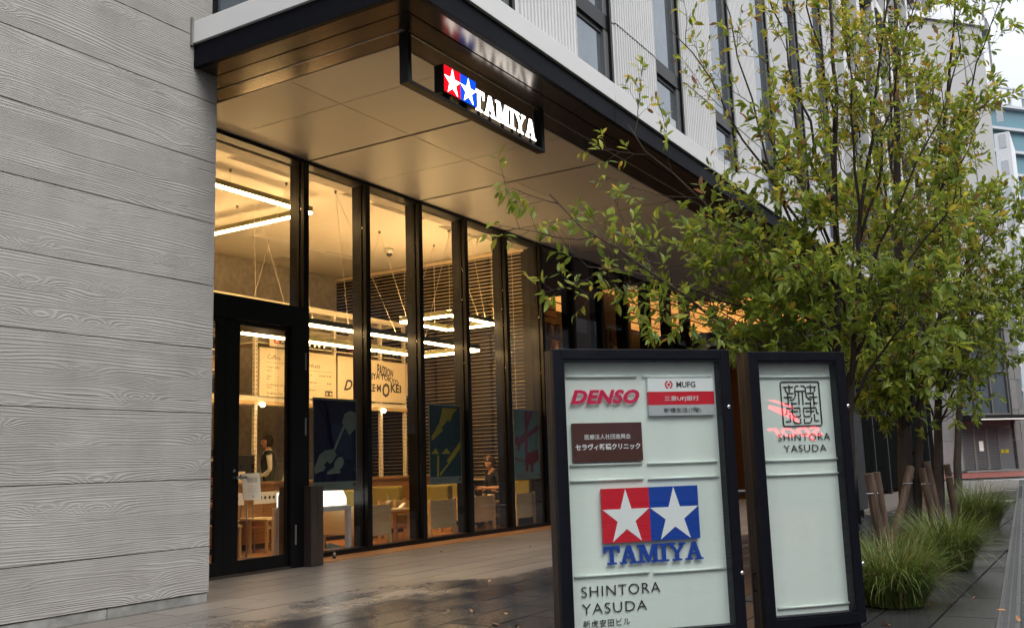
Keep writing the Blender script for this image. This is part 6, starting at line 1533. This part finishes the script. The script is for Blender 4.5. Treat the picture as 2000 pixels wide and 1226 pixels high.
# dark things standing behind the trees: board, posts, a signal
def stand_at(px, py): q = at(px, py, 2, 0); return q
q = Vector((19.0, 4.1, 0))
bd = thing('notice_board', 'tall black board standing behind the second tree', 'board', tuple(q))
MB().box(18.6, 19.5, 4.05, 4.13, .14, 2.0).build('board_face', 'street_metal', bd, bev=.01)
for x in (18.64, 19.46): MB().box(x-.03, x+.03, 4.14, 4.2, 0, 2.02).build('post', 'street_metal', bd)
for i, (x, y, h, l) in enumerate(((15.2, 3.7, 1.15, 'slim dark bollard nearest the narrow sign edge'), (16.2, 3.72, 1.15, 'slim dark bollard in the middle behind the first stake'), (17.2, 3.75, 1.15, 'slim dark bollard next to the black board'))):
    t = thing('bollard', l, 'bollard', (x, y, 0), 'bollards behind the trees')
    MB().tube([(x, y, 0), (x, y, h)], .035, 12).build('post', 'street_metal', t, smooth=True); MB().lathe((x, y, h), [(.04, 0), (.04, .02), (.02, .035)], 12).build('cap', 'steel', t)
sg = thing('pedestrian_signal', 'small red pedestrian signal far behind the tree', 'traffic light', (30.5, 6.6, 0))
MB().tube([(30.5, 6.6, 0), (30.5, 6.6, 3.0)], .05, 10).build('pole', 'street_metal', sg); MB().box(30.3, 30.7, 6.4, 6.55, 1.75, 2.5).build('signal_head', 'street_metal', sg, bev=.02)
MB().tube([(30.5, 6.39, 1.93), (30.5, 6.385, 1.93)], .10, 14).build('red_lens', 'signal_red', sg)
# recessed ground storey beyond the passage: dark glass between slim dark posts
lo_ = thing('glass_lobby', 'dark glazed ground storey beyond the end of the canopy', 'building', (31, 6, 0))
for i in range(7):
    x = 26.5+1.9*i
    MB().box(x-.06, x+.06, 5.6, 5.85, 0, 5.4).build('post', 'street_metal', lo_)
    MB().box(x+.065, x+1.835, 5.7, 5.715, .1, 5.3).build('pane', 'tinted_glass', lo_)
MB().box(26.4, 39, 5.55, 5.9, 5.42, 5.53).build('head', 'street_metal', lo_)
# far towers
tw_o = np.array(at(1921, 860, 1, 95.0)); c_ = np.array([0, 0, EYE])
def far(px, py, dep): return c_+ray(px, py)*dep
P0 = far(1919, 172, 170); P1 = far(2080, 134, 178); 
ts = thing('tower_under_construction', 'far tower wrapped in blue green netting', 'building', (P0[0], P0[1], 0))
ux = np.array([P1[0]-P0[0], P1[1]-P0[1], 0]); ux /= np.linalg.norm(ux); un = np.array([-ux[1], ux[0], 0]);
if un@np.array([CF[0], CF[1], 0]) < 0: un = -un
def tp(a, b, z): return tuple(np.array([P0[0], P0[1], 0])+ux*a+un*b+np.array([0, 0, z]))
def obox(m, a0, a1, b0, b1, z0, z1, mi=0):
    return m.add([tp(a0, b0, z0), tp(a1, b0, z0), tp(a1, b1, z0), tp(a0, b1, z0), tp(a0, b0, z1), tp(a1, b0, z1), tp(a1, b1, z1), tp(a0, b1, z1)], [(0, 3, 2, 1), (4, 5, 6, 7), (0, 1, 5, 4), (1, 2, 6, 5), (2, 3, 7, 6), (3, 0, 4, 7)], mi)
HT = float(P0[2]); nf = 16
obox(MB(), 0, 40, 1, 30, 0, HT-3).build('netting', 'net_teal', ts)
for k in range(nf):
    z = HT-3-k*4.2
    if z < 5: break
    obox(MB(), -.2, 40.2, .2, .98, z, z+.5).build('floor_edge', 'far_grey', ts)
for a in np.arange(0, 40, 3.3): obox(MB(), a, a+.4, .4, .9, HT-2.4, HT+.8).build('scaffold_post', 'far_grey', ts)
for z in (HT-.9, HT+.6): obox(MB(), -.3, 40, .3, .6, z, z+.3).build('scaffold_rail', 'far_grey', ts)
P2 = far(1941, 262, 110); P3 = far(1974, 258, 112)
fb = thing('white_tower', 'narrow white block standing before the netted tower', 'building', (P2[0], P2[1], 0))
MB().box(P2[0], P2[0]+8, P3[1], P2[1], 0, float(P2[2])).build('tower_wall', 'far_white', fb)
for k in range(12): MB().box(P2[0]-.05, P2[0]-.01, P3[1]+.4, P3[1]+1.1, 4+3.1*k, 5.6+3.1*k).build('window', 'far_grey', fb)
# tower crane
P4 = far(1933, 175, 165); cb = np.array([P4[0], P4[1], 0]); zc_ = float(P4[2]); top = far(1942, -60, 165)
ck = thing('tower_crane', 'pale lattice tower crane above the netted tower', 'crane', (P4[0], P4[1], zc_-3))
m = MB(); zt_ = float(top[2])
for dx in (-.7, .7):
    for dy in (-.7, .7): m.bar((cb[0]+dx, cb[1]+dy, zc_-4), (cb[0]+dx, cb[1]+dy, zc_+9), .26, .26)
z = zc_-4; s = 1
while z < zc_+8.5:
    m.bar((cb[0]-.7, cb[1]-.7, z), (cb[0]+.7, cb[1]-.7, z+1.4), .16, .16); m.bar((cb[0]+.7, cb[1]-.7, z), (cb[0]-.7, cb[1]-.7, z+1.4), .16, .16); z += 1.4
m.build('mast', 'crane_paint', ck)
MB().box(cb[0]-4.2, cb[0]+1.2, cb[1]-1, cb[1]+1, zc_+9.1, zc_+11).build('counterweight', 'crane_paint', ck)
m = MB(); j0 = np.array([cb[0]+.6, cb[1], zc_+11.0]); j1 = np.array([cb[0]+2.2, cb[1]-1.5, zc_+32])
for k in (-.5, .5): m.bar(j0+np.array([k, 0, 0]), j1+np.array([k, 0, 0]), .22, .22)
for k in range(15):
    a = j0+(j1-j0)*k/15; b = j0+(j1-j0)*(k+1)/15; s = .5 if k % 2 else -.5
    m.bar(a+np.array([s, 0, 0]), b-np.array([s, 0, 0]), .14, .14)
m.build('jib', 'crane_paint', ck)
# other side of the road, unseen: blocks kept dark and long so the glass mirrors less sky
def block(x0, x1, y0, y1, h, mat, label, nx, nz):
    t = thing('street_building', label, 'building', ((x0+x1)/2, y1, 0))
    MB().box(x0, x1, y0, y1, 0, h).build('building_wall', mat, t)
    wm_ = MB().box(-.5, .5, 0, .06, -.8, .8).mesh('window', 'upper_glass')
    for i in range(nx):
        for j in range(nz):
            x = x0+(x1-x0)*(i+.5)/nx; z = 1.6+(h-2)*(j+.35)/nz
            child('window', wm_, t, (x-(x0+x1)/2, .0, z), (0, 0, 0), ((x1-x0)/nx*.62, 1, (h-2)/nz*.38))
block(-14, 6, -32, -20, 22, 'shutter_grey', 'dark tiled office block on the other side of the road', 6, 6)
block(7, 26, -32, -19, 26, 'window_grey', 'tall slate grey office block on the other side of the road', 6, 7)
block(28, 52, -32, -20, 20, 'shutter_grey', 'brown grey block on the other side of the road, at the crossing', 7, 5)
block(60, 90, -34, -21, 24, 'window_grey', 'slate office block beyond the crossing, on the other side of the road', 8, 6)
block(94, 150, -36, -22, 30, 'shutter_grey', 'farthest dark block down the other side of the road', 12, 8)

# red lit shop sign across the road, the one the narrow directory sign mirrors in its glass
def mirrored(px, py, yv):
    d = ray(px, py); c = np.array([0, 0, EYE]); p0 = o2+UN*.012; P = c+d*(((p0-c)@UN)/(d@UN)); r_ = d-2*(d@UN)*UN
    return P+r_*((yv-P[1])/r_[1])
YS_ = -19.93
a_, b_ = mirrored(1498, 850, YS_), mirrored(1608, 838, YS_); c_, e_ = mirrored(1500, 832, YS_), mirrored(1512, 786, YS_)
ss = thing('shop_sign', 'red lit shop sign with a wing mark on the block across the road', 'sign', (float((a_[0]+b_[0])/2), YS_, float(a_[2])))
xl_, xr_ = max(a_[0], b_[0]), min(a_[0], b_[0])
W_ = abs(xl_-xr_); zb_s = float(min(a_[2], b_[2]))-.2; hl_ = W_*.22
MB().box(xr_-.3, xl_+.3, YS_-.06, YS_-.02, zb_s-.25, zb_s+W_*.85).build('back_board', 'frame_black', ss)
m = MB(); put_text(m, 'spor', .4, (xl_, YS_-.015, zb_s), -EX, EZ, EY, width=W_, height=hl_*1.2, shear=.35, offset=.012, extrude=.01); m.build('lettering', 'shop_red', ss)
m = MB(); z0_ = zb_s+hl_*1.45
m.prism([(.40*W_, 0), (.95*W_, .30*W_), (.93*W_, .37*W_), (.60*W_, .27*W_), (.42*W_, .10*W_)], (xl_, YS_-.015, z0_), -EX, EZ, EY, .012)
m.prism([(.48*W_, .26*W_), (.98*W_, .47*W_), (.80*W_, .45*W_), (.52*W_, .33*W_)], (xl_, YS_-.015, z0_), -EX, EZ, EY, .012); m.build('emblem', 'shop_red', ss)
